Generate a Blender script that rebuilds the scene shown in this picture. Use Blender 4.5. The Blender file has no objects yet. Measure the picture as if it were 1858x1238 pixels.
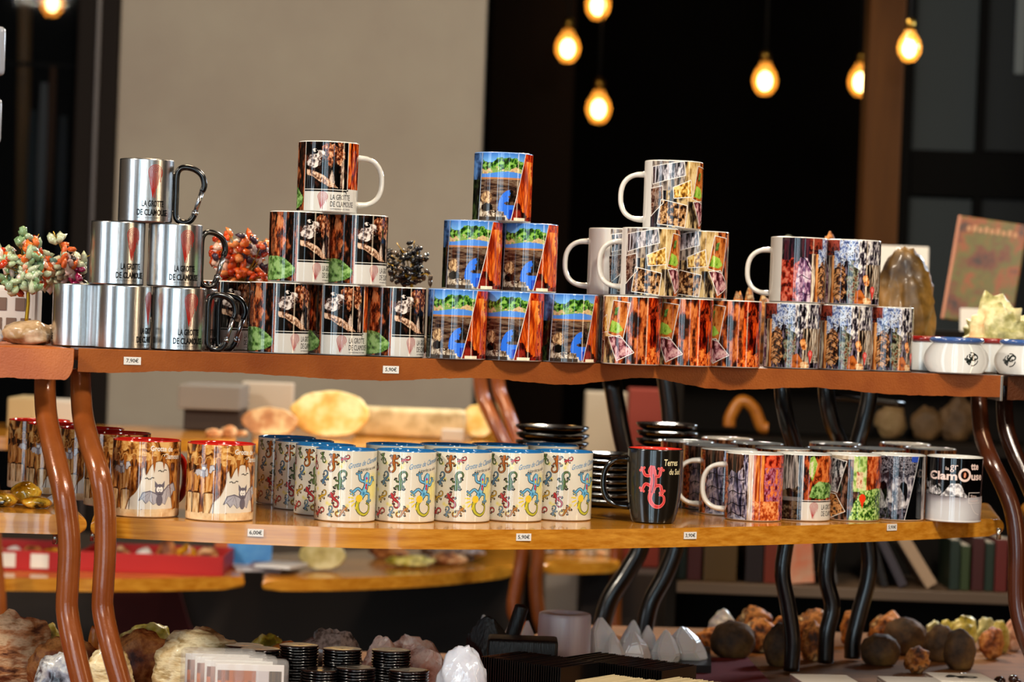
import bpy, bmesh, math, random
import numpy as np
from mathutils import Vector, Matrix, noise as mnoise, geometry as mgeo

# ------------------------------------------------------------------ camera, world, lights, exposure
SC = bpy.context.scene
COL = SC.collection
W0, H0 = 1858, 1238
FPX = 4600.0
CAMZ = 1.352
CAMY = -0.6
PITCH = math.atan((619 - 560) / FPX)
ROLL = math.radians(2.15)
Fv = Vector((0, math.cos(PITCH), -math.sin(PITCH)))
_R0 = Vector((1, 0, 0)); _U0 = Vector((0, math.sin(PITCH), math.cos(PITCH)))
Rv = _R0 * math.cos(ROLL) + _U0 * math.sin(ROLL)
Uv = -_R0 * math.sin(ROLL) + _U0 * math.cos(ROLL)
cam_data = bpy.data.cameras.new('camera')
cam = bpy.data.objects.new('camera', cam_data); COL.objects.link(cam)
M = Matrix((Rv, Uv, -Fv)).transposed().to_4x4()
M.translation = Vector((0, CAMY, CAMZ))
cam.matrix_world = M
cam_data.sensor_width = 36.0
cam_data.lens = 36.0 * FPX / W0
cam_data.clip_start = 0.05
cam_data.dof.use_dof = True
cam_data.dof.focus_distance = 3.40
cam_data.dof.aperture_fstop = 4.8
SC.camera = cam
SC.view_settings.view_transform = 'Standard'
SC.view_settings.look = 'None'
SC.view_settings.gamma = 1
SC.view_settings.use_curve_mapping = False
SC.view_settings.exposure = 0.0
SC.cycles.use_denoising = True
SC.cycles.max_bounces = 8
SC.cycles.caustics_reflective = False
SC.cycles.caustics_refractive = False
SC.cycles.sample_clamp_indirect = 4.0

world = bpy.data.worlds.new('world'); SC.world = world
world.use_nodes = True
world.node_tree.nodes['Background'].inputs[0].default_value = (0.5, 0.55, 0.7, 1)
world.node_tree.nodes['Background'].inputs[1].default_value = 0.02

def area(name, loc, target, sx, sy, power, col):
    l = bpy.data.lights.new(name, 'AREA'); l.shape = 'RECTANGLE'
    l.size = sx; l.size_y = sy; l.energy = power; l.color = col
    o = bpy.data.objects.new(name, l); COL.objects.link(o)
    o.location = loc
    d = Vector(target) - Vector(loc)
    o.rotation_euler = d.to_track_quat('-Z', 'Y').to_euler()
    return o

WARM = (1.0, 0.72, 0.45); WARM2 = (1.0, 0.88, 0.72); COOL = (0.62, 0.85, 1.0)
# ceiling spots assumed over the display (outside the frame, above), then added fills
area('assumed_ceiling_spot_left', (-2.1, 1.5, 2.75), (-0.5, 2.7, 1.15), 0.3, 0.3, 56, WARM2)
area('assumed_ceiling_spot_centre', (0.75, 1.35, 2.75), (0.2, 2.8, 1.15), 0.3, 0.3, 46, WARM2)
area('assumed_ceiling_spot_right', (1.3, 1.9, 2.75), (0.7, 3.0, 1.15), 0.3, 0.3, 12, WARM2)
area('assumed_ceiling_spot_far', (-0.4, 3.4, 2.8), (-0.6, 4.2, 0.9), 0.4, 0.4, 26, WARM)  # assumed spot that lights the stands further back
area('assumed_ceiling_spot_shop', (0.9, 3.7, 2.8), (0.9, 4.4, 0.8), 0.4, 0.4, 9, WARM)  # assumed spot that lights the bookcase side
area('assumed_wall_washer', (-0.6, 4.9, 2.85), (-0.55, 6.0, 1.5), 1.6, 0.2, 4.0, (0.95, 0.93, 0.85))  # assumed washer that brightens the beige wall
area('added_front_fill', (-0.5, -1.3, 2.1), (0.0, 3.0, 0.9), 0.5, 0.3, 13, WARM2)  # warm fill added to brighten the stones on the table
area('entrance_lamp', (0.5, -1.6, 2.85), (0.3, -3.6, 1.3), 2.5, 0.2, 45, (1, .93, .85))  # added to light the rear wall that the steel mugs mirror
area('ceiling_spot_back', (0.35, 5.0, 2.65), (0.2, 3.4, 0.85), 0.3, 0.3, 50, WARM2)  # added backlight that brightens the quartz and candle holder
area('stock_room_light', (1.9, 5.2, 2.2), (0.55, 3.2, 1.1), 0.5, 0.4, 34, (0.7, 0.85, 1.0))  # cool fill added from behind for the pale mug rims
# area lights for tall narrow daylight windows assumed behind the camera, no openings built
for wx, ww, wp in ((0.02, 0.22, 11), (-0.55, 0.28, 15), (-1.15, 0.4, 20), (-2.1, 0.5, 24), (2.6, 0.3, 10)):
    area('assumed_window_light', (wx, -3.3, 1.45), (wx, 0, 1.4), ww, 2.3, wp, COOL)  # assumed sources, placed to streak the mugs with cool highlights
area('street_window_left', (-3.4, 0.6, 1.7), (-0.5, 2.8, 1.2), 0.9, 1.8, 22, (0.75, 0.88, 1.0))  # cool side light added at the left, no window built there
area('shop_lamp_right', (3.6, 0.9, 1.9), (0.6, 2.9, 1.2), 0.35, 1.6, 16, WARM)  # warm strip light added at the right, no lamp built there

# ------------------------------------------------------------------ picture to place helpers
def ray(px, py):
    return Rv * ((px - W0 / 2) / FPX) - Uv * ((py - H0 / 2) / FPX) + Fv

def at(px, py, Y):
    d = ray(px, py); k = (Y - CAMY) / d.y
    return Vector((d.x * k, Y, CAMZ + d.z * k))

def xat(px, z, Y):
    # X of the point at height z and depth Y seen in column px
    u = (px - W0 / 2) / FPX
    dz = z - CAMZ
    A = Rv - Fv * u
    return -(A.y * (Y - CAMY) + A.z * dz) / A.x

def far(Y):
    return Y + 0.3 + (Y - 4.1) * 0.25 if Y >= 4.0 else Y

def proj(p):
    d = Vector(p) - Vector((0, CAMY, CAMZ)); k = d.dot(Fv)
    return W0 / 2 + FPX * d.dot(Rv) / k, H0 / 2 - FPX * d.dot(Uv) / k

def lin(h):
    if isinstance(h, (tuple, list)): return tuple(h[:3])
    h = h.lstrip('#')
    r = []
    for i in (0, 2, 4):
        c = int(h[i:i + 2], 16) / 255
        r.append(c / 12.92 if c <= 0.04045 else ((c + 0.055) / 1.055) ** 2.4)
    return tuple(r)

# ------------------------------------------------------------------ object helpers
def tag(o, label=None, cat=None, group=None, kind=None):
    if label: o['label'] = label
    if cat: o['category'] = cat
    if group: o['group'] = group
    if kind: o['kind'] = kind
    return o

def empty(name, loc=(0, 0, 0), rz=0.0):
    o = bpy.data.objects.new(name, None); COL.objects.link(o)
    o.empty_display_size = 0.02
    o.location = loc; o.rotation_euler = (0, 0, rz)
    return o

WROOTS = []
def wroot(name, loc):
    # an Empty whose children are modelled in room coordinates; settle() hangs them on it in place
    o = empty(name, loc); WROOTS.append(o); return o

def settle():
    for r in WROOTS:
        for c in COL.objects:
            if c.parent == r: c.location = c.location - r.location
    WROOTS.clear()

def link(name, me, parent=None, loc=None, rot=None):
    o = bpy.data.objects.new(name, me); COL.objects.link(o)
    if parent: o.parent = parent
    if loc is not None: o.location = loc
    if rot is not None: o.rotation_euler = rot
    return o

class MB:
    """collects pieces of ONE part"""
    def __init__(s):
        s.v = []; s.f = []; s.m = []; s.c = []; s.sm = []; s.col = None
    def add(s, vs, fs, m=0, smooth=True, col=(1, 1, 1)):
        b = len(s.v)
        s.v += [tuple(v) for v in vs]
        s.c += [tuple(col) + (1.0,)] * len(vs)
        s.f += [tuple(i + b for i in f) for f in fs]
        s.m += [m] * len(fs); s.sm += [smooth] * len(fs)
        return s
    def mesh(s, name, mats):
        me = bpy.data.meshes.new(name)
        me.from_pydata(s.v, [], s.f)
        for mt in (mats if isinstance(mats, (list, tuple)) else [mats]): me.materials.append(mt)
        me.polygons.foreach_set('material_index', s.m)
        me.polygons.foreach_set('use_smooth', s.sm)
        ca = me.color_attributes.new('Col', 'FLOAT_COLOR', 'POINT')
        ca.data.foreach_set('color', np.array(s.c, dtype=np.float32).ravel())
        me.update()
        return me
    def obj(s, name, mats, parent=None, loc=None, rot=None):
        return link(name, s.mesh(name, mats), parent, loc, rot)

def box_vf(x0, x1, y0, y1, z0, z1):
    v = [(x0, y0, z0), (x1, y0, z0), (x1, y1, z0), (x0, y1, z0), (x0, y0, z1), (x1, y0, z1), (x1, y1, z1), (x0, y1, z1)]
    f = [(0, 3, 2, 1), (4, 5, 6, 7), (0, 1, 5, 4), (1, 2, 6, 5), (2, 3, 7, 6), (3, 0, 4, 7)]
    return v, f

def rbox(x0, x1, y0, y1, z0, z1, b=0.003, seg=2):
    bm = bmesh.new()
    v, f = box_vf(x0, x1, y0, y1, z0, z1)
    vs = [bm.verts.new(p) for p in v]
    for q in f: bm.faces.new([vs[i] for i in q])
    bmesh.ops.bevel(bm, geom=list(bm.edges), offset=b, segments=seg, affect='EDGES', profile=0.6)
    bm.verts.index_update()
    out = [tuple(p.co) for p in bm.verts], [tuple(p.index for p in q.verts) for q in bm.faces]
    bm.free(); return out

def lathe(prof, seg=48, cx=0, cy=0, ang0=0.0):
    v = []; f = []
    for r, z in prof:
        for k in range(seg):
            a = ang0 + 2 * math.pi * k / seg
            v.append((cx + r * math.cos(a), cy + r * math.sin(a), z))
    for i in range(len(prof) - 1):
        for k in range(seg):
            k2 = (k + 1) % seg
            f.append((i * seg + k, i * seg + k2, (i + 1) * seg + k2, (i + 1) * seg + k))
    return v, f

def crom(pts, n=8):
    P = [Vector(p) for p in pts]
    P = [P[0] * 2 - P[1]] + P + [P[-1] * 2 - P[-2]]
    out = []
    for i in range(1, len(P) - 2):
        a, b, c, d = P[i - 1], P[i], P[i + 1], P[i + 2]
        for k in range(n):
            t = k / n
            out.append(0.5 * ((2 * b) + (c - a) * t + (2 * a - 5 * b + 4 * c - d) * t * t + (3 * b - a - 3 * c + d) * t ** 3))
    out.append(P[-2]); return out

def tube(pts, r, seg=12, ry=None, up=None, caps=True):
    pts = [Vector(p) for p in pts]; n = len(pts)
    rs = r if isinstance(r, (list, tuple)) else [r] * n
    v = []; f = []
    t0 = (pts[1] - pts[0]).normalized()
    nrm = Vector(up) if up else (Vector((0, 0, 1)) if abs(t0.z) < 0.9 else Vector((1, 0, 0)))
    for i, p in enumerate(pts):
        t = (pts[min(i + 1, n - 1)] - pts[max(i - 1, 0)])
        t = t.normalized() if t.length > 1e-9 else t0
        nrm = (nrm - t * nrm.dot(t)).normalized()
        bn = t.cross(nrm)
        for k in range(seg):
            a = 2 * math.pi * k / seg
            q = (ry / r) if ry and not isinstance(r, (list, tuple)) else 1.0
            v.append(p + nrm * (math.cos(a) * rs[i]) + bn * (math.sin(a) * rs[i] * q))
    for i in range(n - 1):
        for k in range(seg):
            k2 = (k + 1) % seg
            f.append((i * seg + k, i * seg + k2, (i + 1) * seg + k2, (i + 1) * seg + k))
    if caps:
        f.append(tuple(reversed(range(seg)))); f.append(tuple(range((n - 1) * seg, n * seg)))
    return v, f

_ico = {}
def ico(sub):
    if sub not in _ico:
        bm = bmesh.new(); bmesh.ops.create_icosphere(bm, subdivisions=sub, radius=1)
        bm.verts.index_update()
        _ico[sub] = ([p.co.copy() for p in bm.verts], [tuple(q.index for q in x.verts) for x in bm.faces]); bm.free()
    return _ico[sub]

# ------------------------------------------------------------------ materials
MATS = {}
def mat(name, base='#808080', rough=0.5, metal=0.0, col2=None, nscale=20, detail=4, stretch=(1, 1, 1), bump=0.0, bscale=80,
        coat=0.0, trans=0.0, emit=None, estr=0.0, attr=False, spec=None, ior=None, sss=0.0, thin=False, ramp=None, alpha=None, aniso=0.0,
        vor=False, inkmask=False, nmin=0.35, nmax=0.65):
    if name in MATS: return MATS[name]
    m = bpy.data.materials.new(name); m.use_nodes = True
    nt = m.node_tree; b = nt.nodes['Principled BSDF']; L = nt.links
    b.inputs['Base Color'].default_value = lin(base) + (1,)
    b.inputs['Roughness'].default_value = rough
    b.inputs['Metallic'].default_value = metal
    if spec is not None: b.inputs['Specular IOR Level'].default_value = spec
    if ior: b.inputs['IOR'].default_value = ior
    b.inputs['Coat Weight'].default_value = coat
    b.inputs['Coat Roughness'].default_value = 0.06
    b.inputs['Transmission Weight'].default_value = trans
    b.inputs['Anisotropic'].default_value = aniso
    if alpha is not None: b.inputs['Alpha'].default_value = alpha
    if sss:
        b.inputs['Subsurface Weight'].default_value = sss
        b.inputs['Subsurface Radius'].default_value = (0.02, 0.012, 0.008)
    if emit:
        b.inputs['Emission Color'].default_value = lin(emit) + (1,); b.inputs['Emission Strength'].default_value = estr
    tc = nt.nodes.new('ShaderNodeTexCoord')
    mp = nt.nodes.new('ShaderNodeMapping'); mp.inputs['Scale'].default_value = stretch
    L.new(tc.outputs['Object'], mp.inputs['Vector'])
    if attr:
        a = nt.nodes.new('ShaderNodeAttribute'); a.attribute_name = 'Col'
        L.new(a.outputs['Color'], b.inputs['Base Color'])
    elif col2 or ramp:
        n = nt.nodes.new('ShaderNodeTexNoise'); n.inputs['Scale'].default_value = nscale; n.inputs['Detail'].default_value = detail
        n.inputs['Roughness'].default_value = 0.6
        L.new(mp.outputs[0], n.inputs['Vector'])
        cr = nt.nodes.new('ShaderNodeValToRGB')
        cols = ramp or [base, col2]
        e = cr.color_ramp.elements
        while len(e) < len(cols): e.new(0.5)
        for i, c in enumerate(cols):
            e[i].position = nmin + (nmax - nmin) * i / (len(cols) - 1); e[i].color = lin(c) + (1,)
        L.new(n.outputs['Fac'], cr.inputs[0]); L.new(cr.outputs[0], b.inputs['Base Color'])
    if bump:
        n2 = nt.nodes.new('ShaderNodeTexVoronoi' if vor else 'ShaderNodeTexNoise'); n2.inputs['Scale'].default_value = bscale
        L.new(mp.outputs[0], n2.inputs['Vector'])
        bp = nt.nodes.new('ShaderNodeBump'); bp.inputs['Strength'].default_value = bump; bp.inputs['Distance'].default_value = 0.002
        L.new(n2.outputs[0], bp.inputs['Height']); L.new(bp.outputs[0], b.inputs['Normal'])
    if inkmask:
        sp = nt.nodes.new('ShaderNodeSeparateColor'); gt = nt.nodes.new('ShaderNodeMath'); gt.operation = 'GREATER_THAN'; gt.inputs[1].default_value = 0.3
        L.new(a.outputs['Color'], sp.inputs[0]); L.new(sp.outputs[2], gt.inputs[0]); L.new(gt.outputs[0], b.inputs['Metallic'])
    MATS[name] = m; return m

m_print = mat('printed_glazed_ceramic', rough=0.07, attr=True, coat=0.3)
m_attr = mat('painted_matte', rough=0.5, attr=True)
m_gem = mat('polished_gem_chips', rough=0.12, attr=True, sss=0.0, coat=0.5)
m_white = mat('white_glazed_ceramic', '#d8d4cc', rough=0.08, coat=0.4)
m_steel = mat('brushed_steel', '#b9b4ac', rough=0.25, metal=1.0, bump=0.06, bscale=60, stretch=(12, 12, 0.3), attr=True, inkmask=True)
m_blackan = mat('black_anodised_aluminium', '#08080a', rough=0.22, metal=0.2, coat=0.4)
m_alu = mat('bare_aluminium', '#c8c8cc', rough=0.2, metal=1.0)
m_apron = mat('copper_brown_lacquered_steel', '#86400f', rough=0.36, metal=0.2, col2='#a0561c', nscale=9, bump=0.14, bscale=420)
m_apron_lit = mat('copper_lacquered_steel_lit', '#a4501c', rough=0.36, metal=0.2, col2='#b96426', nscale=9, bump=0.14, bscale=420)  # brighter copy of the band colour, stronger light on the left stand painted in
m_apron_d = mat('dark_brown_lacquered_steel', '#4a230e', rough=0.36, metal=0.25, col2='#5a2c12', nscale=9, bump=0.35, bscale=420)
m_wood = mat('varnished_orange_wood', '#b06c14', rough=0.2, col2='#cf9030', nscale=6, stretch=(1.0, 12, 30), detail=6, coat=0.5, bump=0.03, bscale=200)
m_table = mat('table_wood', '#5e3a1b', rough=0.4, col2='#8a5a2c', nscale=5, stretch=(1, 14, 1), detail=6)
m_leg = mat('copper_brown_lacquered_tube', '#7e3e16', rough=0.24, metal=0.1, col2='#8e4c20', nscale=14, coat=0.5, bump=0.12, bscale=500)
m_legd = mat('dark_brown_lacquered_tube', '#2c1308', rough=0.26, metal=0.1, coat=0.5, bump=0.12, bscale=500)
m_legk = mat('black_lacquered_tube', '#0b0807', rough=0.28, coat=0.4, bump=0.1, bscale=500)
m_screw = mat('zinc_screw', '#b8b0a4', rough=0.25, metal=1.0)
m_card = mat('white_card', '#e4e2dc', rough=0.5)
m_ink = mat('black_ink', '#15130f', rough=0.5)

# ------------------------------------------------------------------ lettering
_txt = {}
def text_geo(s, shear=0.0, bold=0.0, space=1.0):
    key = (s, shear, bold, space)
    if key in _txt: return _txt[key]
    cu = bpy.data.curves.new('lettering', 'FONT'); cu.body = s; cu.size = 1.0; cu.shear = shear; cu.offset = bold
    cu.space_character = space; cu.resolution_u = 2; cu.dimensions = '2D'; cu.fill_mode = 'BOTH'
    o = bpy.data.objects.new('lettering', cu); COL.objects.link(o)
    dg = bpy.context.evaluated_depsgraph_get()
    ev = o.evaluated_get(dg); me = ev.to_mesh()
    me.calc_loop_triangles()
    vs = [(v.co.x, v.co.y) for v in me.vertices]
    ts = [tuple(t.vertices) for t in me.loop_triangles]
    ev.to_mesh_clear(); bpy.data.objects.remove(o); bpy.data.curves.remove(cu)
    if vs:
        x0 = min(v[0] for v in vs); x1 = max(v[0] for v in vs); y0 = min(v[1] for v in vs); y1 = max(v[1] for v in vs)
        vs = [((x - x0), (y - y0)) for x, y in vs]
        _txt[key] = (vs, ts, x1 - x0, y1 - y0)
    else: _txt[key] = ([], [], 1, 1)
    return _txt[key]

# ------------------------------------------------------------------ prints: colours worked out point by point on the mug wall
def vnoise(N, W, fx, fy, seed, octv=4, gain=0.55):
    rng = np.random.default_rng(seed)
    out = np.zeros((N, W)); amp = 1.0; tot = 0
    for o in range(octv):
        gx = max(1, int(round(fx * 2 ** o))); gy = max(1, int(round(fy * 2 ** o)))
        g = rng.random((gy + 2, gx + 2))
        x = np.linspace(0, gx, W, endpoint=False); y = np.linspace(0, gy, N, endpoint=False)
        xi = x.astype(int); yi = y.astype(int); xf = x - xi; yf = y - yi
        xf = xf * xf * (3 - 2 * xf); yf = yf * yf * (3 - 2 * yf)
        a = g[yi][:, xi]; b = g[yi][:, xi + 1]; c = g[yi + 1][:, xi]; d = g[yi + 1][:, xi + 1]
        out += amp * ((a * (1 - xf) + b * xf) * (1 - yf)[:, None] + (c * (1 - xf) + d * xf) * yf[:, None])
        tot += amp; amp *= gain
    out /= tot
    return np.clip((out - 0.5) * 1.9 + 0.5, 0, 1)

class Art:
    """canvas in mm: s along the girth (0 faces the viewer when facing=0, handle at the far side), h up the wall"""
    def __init__(a, R=41.0, H=95.0, base='#d8d6d0', W=420, N=150, rf=None):
        a.R = R; a.H = H; a.W = W; a.N = N
        a.rf = rf or (lambda h: R)
        a.s = (np.arange(W) / W - 0.5) * 2 * math.pi * R
        a.h = np.linspace(1.5, H - 1.5, N)
        a.S, a.Hh = np.meshgrid(a.s, a.h)
        a.c = np.zeros((N, W, 3)); a.c[:] = lin(base)
        a.dv = []; a.dt = []; a.dc = []; a.layer = 0; a.dl = []
    def D(a, deg): return deg * math.pi / 180 * a.R
    def P(a, pts):   # (deg, fraction) -> mm
        return [(a.D(x), y * a.H) for x, y in pts]
    def mask(a, pts):
        x, y = a.S, a.Hh; ins = np.zeros(x.shape, bool); n = len(pts)
        for i in range(n):
            x0, y0 = pts[i]; x1, y1 = pts[(i + 1) % n]
            if y0 == y1: continue
            c = ((y0 > y) != (y1 > y)) & (x < (x1 - x0) * (y - y0) / (y1 - y0) + x0)
            ins ^= c
        return ins
    def band(a, d0, d1, f0=0.0, f1=1.0):
        return (a.S >= a.D(d0)) & (a.S < a.D(d1)) & (a.Hh >= f0 * a.H) & (a.Hh <= f1 * a.H)
    def fill(a, m, col, k=1.0):
        a.c[m] = a.c[m] * (1 - k) + np.array(lin(col)) * k
    def rock(a, m, cols, fx, fy, seed, oc=4, gain=0.6, lo=0.2, hi=0.8, warp=0.0):
        n = vnoise(a.N, a.W, fx, fy, seed, oc, gain)
        if warp:
            w = vnoise(a.N, a.W, fx / 2, fy / 2, seed + 77, 3)
            sh = ((w - 0.5) * warp * a.N).astype(int)
            ii = np.clip(np.arange(a.N)[:, None] + sh, 0, a.N - 1)
            n = n[ii, np.arange(a.W)[None, :]]
        t = np.clip((n - lo) / (hi - lo), 0, 1) * (len(cols) - 1)
        C = np.array([lin(c) for c in cols]); i = np.clip(t.astype(int), 0, len(cols) - 2); f = (t - i)[..., None]
        out = C[i] * (1 - f) + C[i + 1] * f
        a.c[m] = out[m]
    def blob(a, cd, cf, rd, rf_, col, k=1.0, seed=0, rough=0.35, cols=None, fx=40, fy=14):
        n = vnoise(a.N, a.W, 40, 12, 900 + seed, 4)
        q = ((a.S - a.D(cd)) / a.D(rd)) ** 2 + ((a.Hh - cf * a.H) / (rf_ * a.H)) ** 2
        m = q < 1 + (n - 0.5) * 2 * rough
        if cols: a.rock(m, cols, fx, fy, 300 + seed)
        else: a.fill(m, col, k)
        return m
    # --- sharp shapes lying on the wall
    def tri(a, p, q, r, col, depth=0):
        e = [abs(p[0] - q[0]), abs(q[0] - r[0]), abs(r[0] - p[0])]
        k = e.index(max(e))
        if e[k] > 2.6 and depth < 9:
            if k == 1: p, q, r = q, r, p
            elif k == 2: p, q, r = r, p, q
            m = ((p[0] + q[0]) / 2, (p[1] + q[1]) / 2)
            a.tri(p, m, r, col, depth + 1); a.tri(m, q, r, col, depth + 1); return
        b = len(a.dv)
        a.dv += [p, q, r]; a.dt.append((b, b + 1, b + 2)); a.dc += [col] * 3; a.dl += [a.layer] * 3
    def poly(a, pts, col, nl=True):
        if nl: a.layer += 1
        col = lin(col)
        tr = mgeo.tessellate_polygon([[Vector((x, y, 0)) for x, y in pts]])
        for t in tr:
            p, q, r = (pts[i] for i in t)
            if (q[0] - p[0]) * (r[1] - p[1]) - (q[1] - p[1]) * (r[0] - p[0]) < 0: q, r = r, q
            a.tri(p, q, r, col)
    def stroke(a, pts, w, col, newlayer=True, smooth=0):
        if newlayer: a.layer += 1
        col = lin(col)
        P = [Vector((x, y)) for x, y in pts]
        if smooth: P = [Vector((p.x, p.y)) for p in crom([(x, y, 0) for x, y in pts], smooth)]
        n = len(P); ws = w if isinstance(w, (list, tuple)) else [w] * n
        if len(ws) != n: ws = [ws[min(int(i / (n - 1) * (len(ws) - 1)), len(ws) - 2)] * (1 - (i / (n - 1) * (len(ws) - 1)) % 1) + ws[min(int(i / (n - 1) * (len(ws) - 1)) + 1, len(ws) - 1)] * ((i / (n - 1) * (len(ws) - 1)) % 1) for i in range(n)]
        Lp = []; Rp = []
        for i in range(n):
            t = P[min(i + 1, n - 1)] - P[max(i - 1, 0)]
            if t.length < 1e-9: t = Vector((1, 0))
            t.normalize(); nn = Vector((-t.y, t.x)) * ws[i] / 2
            Lp.append(tuple(P[i] + nn)); Rp.append(tuple(P[i] - nn))
        for i in range(n - 1):
            a.tri(Rp[i], Rp[i + 1], Lp[i + 1], col); a.tri(Rp[i], Lp[i + 1], Lp[i], col)
    def disk(a, x, y, r, col, ry=None, n=10, rot=0, nl=True):
        ry = ry or r; c, s = math.cos(rot), math.sin(rot)
        a.poly([(x + r * math.cos(t) * c - ry * math.sin(t) * s, y + r * math.cos(t) * s + ry * math.sin(t) * c) for t in [2 * math.pi * k / n for k in range(n)]], col, nl)
    def text(a, s, x, y, h, col, width=None, shear=0.0, bold=0.0, slope=0.0, space=1.0):
        """left edge x, baseline y, cap height h, total width (mm)"""
        vs, ts, tw, th = text_geo(s, shear, bold, space)
        if not vs: return
        a.layer = 6; col = lin(col)
        kx = (width / tw) if width else h / th; ky = h / th
        pts = [(x + vx * kx, y + vy * ky + vx * kx * slope) for vx, vy in vs]
        for t in ts:
            p, q, r = (pts[i] for i in t)
            if (q[0] - p[0]) * (r[1] - p[1]) - (q[1] - p[1]) * (r[0] - p[0]) < 0: q, r = r, q
            a.tri(p, q, r, col)
    def frame(a, pts, w=0.9, col='#e8e4dc'):
        P = list(pts) + [pts[0]]
        q = []
        for i in range(len(P) - 1):
            n = 6
            for k in range(n): q.append((P[i][0] + (P[i + 1][0] - P[i][0]) * k / n, P[i][1] + (P[i + 1][1] - P[i][1]) * k / n))
        q.append(P[0])
        # each side a stroke of its own, so corners stay square
        for i in range(4): a.stroke(q[i * 6:i * 6 + 7], w, col, newlayer=(i == 0))
    def build(a, name, material, inner='#d8d6d0', foot='#d8d6d0', wall=3.4, rimtop=None):
        """one mesh: wall with its print, lip, inside and foot; metres"""
        k = 0.001; N, W = a.N, a.W; H = a.H
        rr = np.array([a.rf(h) for h in a.h])
        ph = a.s / a.R
        X = (rr[:, None] * np.sin(ph)[None, :]); Yy = (-rr[:, None] * np.cos(ph)[None, :]); Z = np.repeat(a.h[:, None], W, 1)
        gv = np.stack([X, Yy, Z], -1).reshape(-1, 3)
        gn = np.stack([np.sin(ph)[None, :].repeat(N, 0), -np.cos(ph)[None, :].repeat(N, 0), np.zeros((N, W))], -1).reshape(-1, 3)
        j, i = np.meshgrid(np.arange(N - 1), np.arange(W), indexing='ij'); i2 = (i + 1) % W
        gf = np.stack([j * W + i, j * W + i2, (j + 1) * W + i2, (j + 1) * W + i], -1).reshape(-1, 4)
        gc = a.c.reshape(-1, 3)
        V = [gv]; Nn = [gn]; Cc = [gc]; quads = [gf]; tris = []
        base = len(gv)
        R1 = a.rf(H); R0 = a.rf(0)
        def ring(prof, cols):
            nonlocal base
            seg = 105
            v, f = lathe(prof, seg, ang0=-math.pi / 2)
            v = np.array(v); V.append(v); Nn.append(np.zeros((len(v), 3)))
            Cc.append(np.repeat(np.array([lin(c) for c in cols]), seg, 0))
            quads.append(np.array(f) + base); base += len(v)
        ring([(0.01, 2.2), (R0 - 6, 2.0), (R0 - 4.5, 0.0), (R0 - 1.6, 0.0), (R0 - 0.3, 0.7), (R0, 1.55)], [foot] * 6)
        rt = rimtop or inner
        ring([(R1, H - 1.55), (R1 - 0.25, H - 0.6), (R1 - 1.0, H - 0.08), (R1 - 1.9, H - 0.05), (R1 - wall + 0.5, H - 0.7), (R1 - wall, H - 2.2), (a.rf(H * .5) - wall, H * .5), (R0 - wall, 8), (R0 - wall - 5, 4.2), (0.01, 4.0)],
             [rt] * 3 + [inner] * 7)
        if a.dv:
            d = np.array(a.dv); dl = np.array(a.dl)
            r2 = np.array([a.rf(h) for h in d[:, 1]]) + 0.10 + 0.025 * np.minimum(dl, 12)
            p2 = d[:, 0] / a.R
            dv = np.stack([r2 * np.sin(p2), -r2 * np.cos(p2), d[:, 1]], -1)
            V.append(dv); Nn.append(np.stack([np.sin(p2), -np.cos(p2), 0 * p2], -1)); Cc.append(np.array(a.dc))
            tris = np.array(a.dt) + base; base += len(dv)
        V = np.concatenate(V) * k; Nn = np.concatenate(Nn); Cc = np.concatenate(Cc); Q = np.concatenate(quads)
        me = bpy.data.meshes.new(name)
        nq = len(Q); ntr = len(tris)
        me.vertices.add(len(V)); me.vertices.foreach_set('co', V.astype(np.float32).ravel())
        li = Q.ravel() if not ntr else np.concatenate([Q.ravel(), np.array(tris).ravel()])
        me.loops.add(len(li)); me.loops.foreach_set('vertex_index', li.astype(np.int32))
        st = np.arange(nq) * 4
        if ntr: st = np.concatenate([st, nq * 4 + np.arange(ntr) * 3])
        me.polygons.add(nq + ntr); me.polygons.foreach_set('loop_start', st.astype(np.int32))
        me.polygons.foreach_set('use_smooth', np.ones(nq + ntr, bool))
        me.update(calc_edges=True)
        ca = me.color_attributes.new('Col', 'FLOAT_COLOR', 'POINT')
        ca.data.foreach_set('color', np.concatenate([Cc, np.ones((len(Cc), 1))], 1).astype(np.float32).ravel())
        me.materials.append(material)
        try: me.normals_split_custom_set_from_vertices(Nn.tolist())
        except Exception as e: print('normals', e)
        me.validate()
        return me

# ================================================================== prints
def logo(A, x, y0, w, h, sw, col):
    A.layer = 3
    dome = y0 + h - w / 2; cx = x + w / 2
    for k in range(1, 6):
        r = k / 5 * w / 2
        pts = [(cx - w * 0.12 * k / 5 - 0.03 * w, y0 + (5 - k) * h * 0.045), (cx - r * 0.62, y0 + (dome - y0) * 0.45), (cx - r, dome)]
        pts += [(cx + r * math.cos(t), dome + r * math.sin(t)) for t in [math.pi * (1 - q / 9) for q in range(1, 10)]]
        dl = (0.50, 0.40, 0.22, 0.30, 0.14)[k - 1] * h
        pts += [(cx + r * 0.97, dome - dl * 0.5), (cx + r * 0.9, dome - dl)]
        A.stroke(pts, sw, col, newlayer=(k == 1))
    A.stroke([(cx - 0.02 * w, y0), (cx + 0.02 * w, y0 + h * 0.3), (cx, dome)], [sw, sw * 1.2, sw], col)

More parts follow.
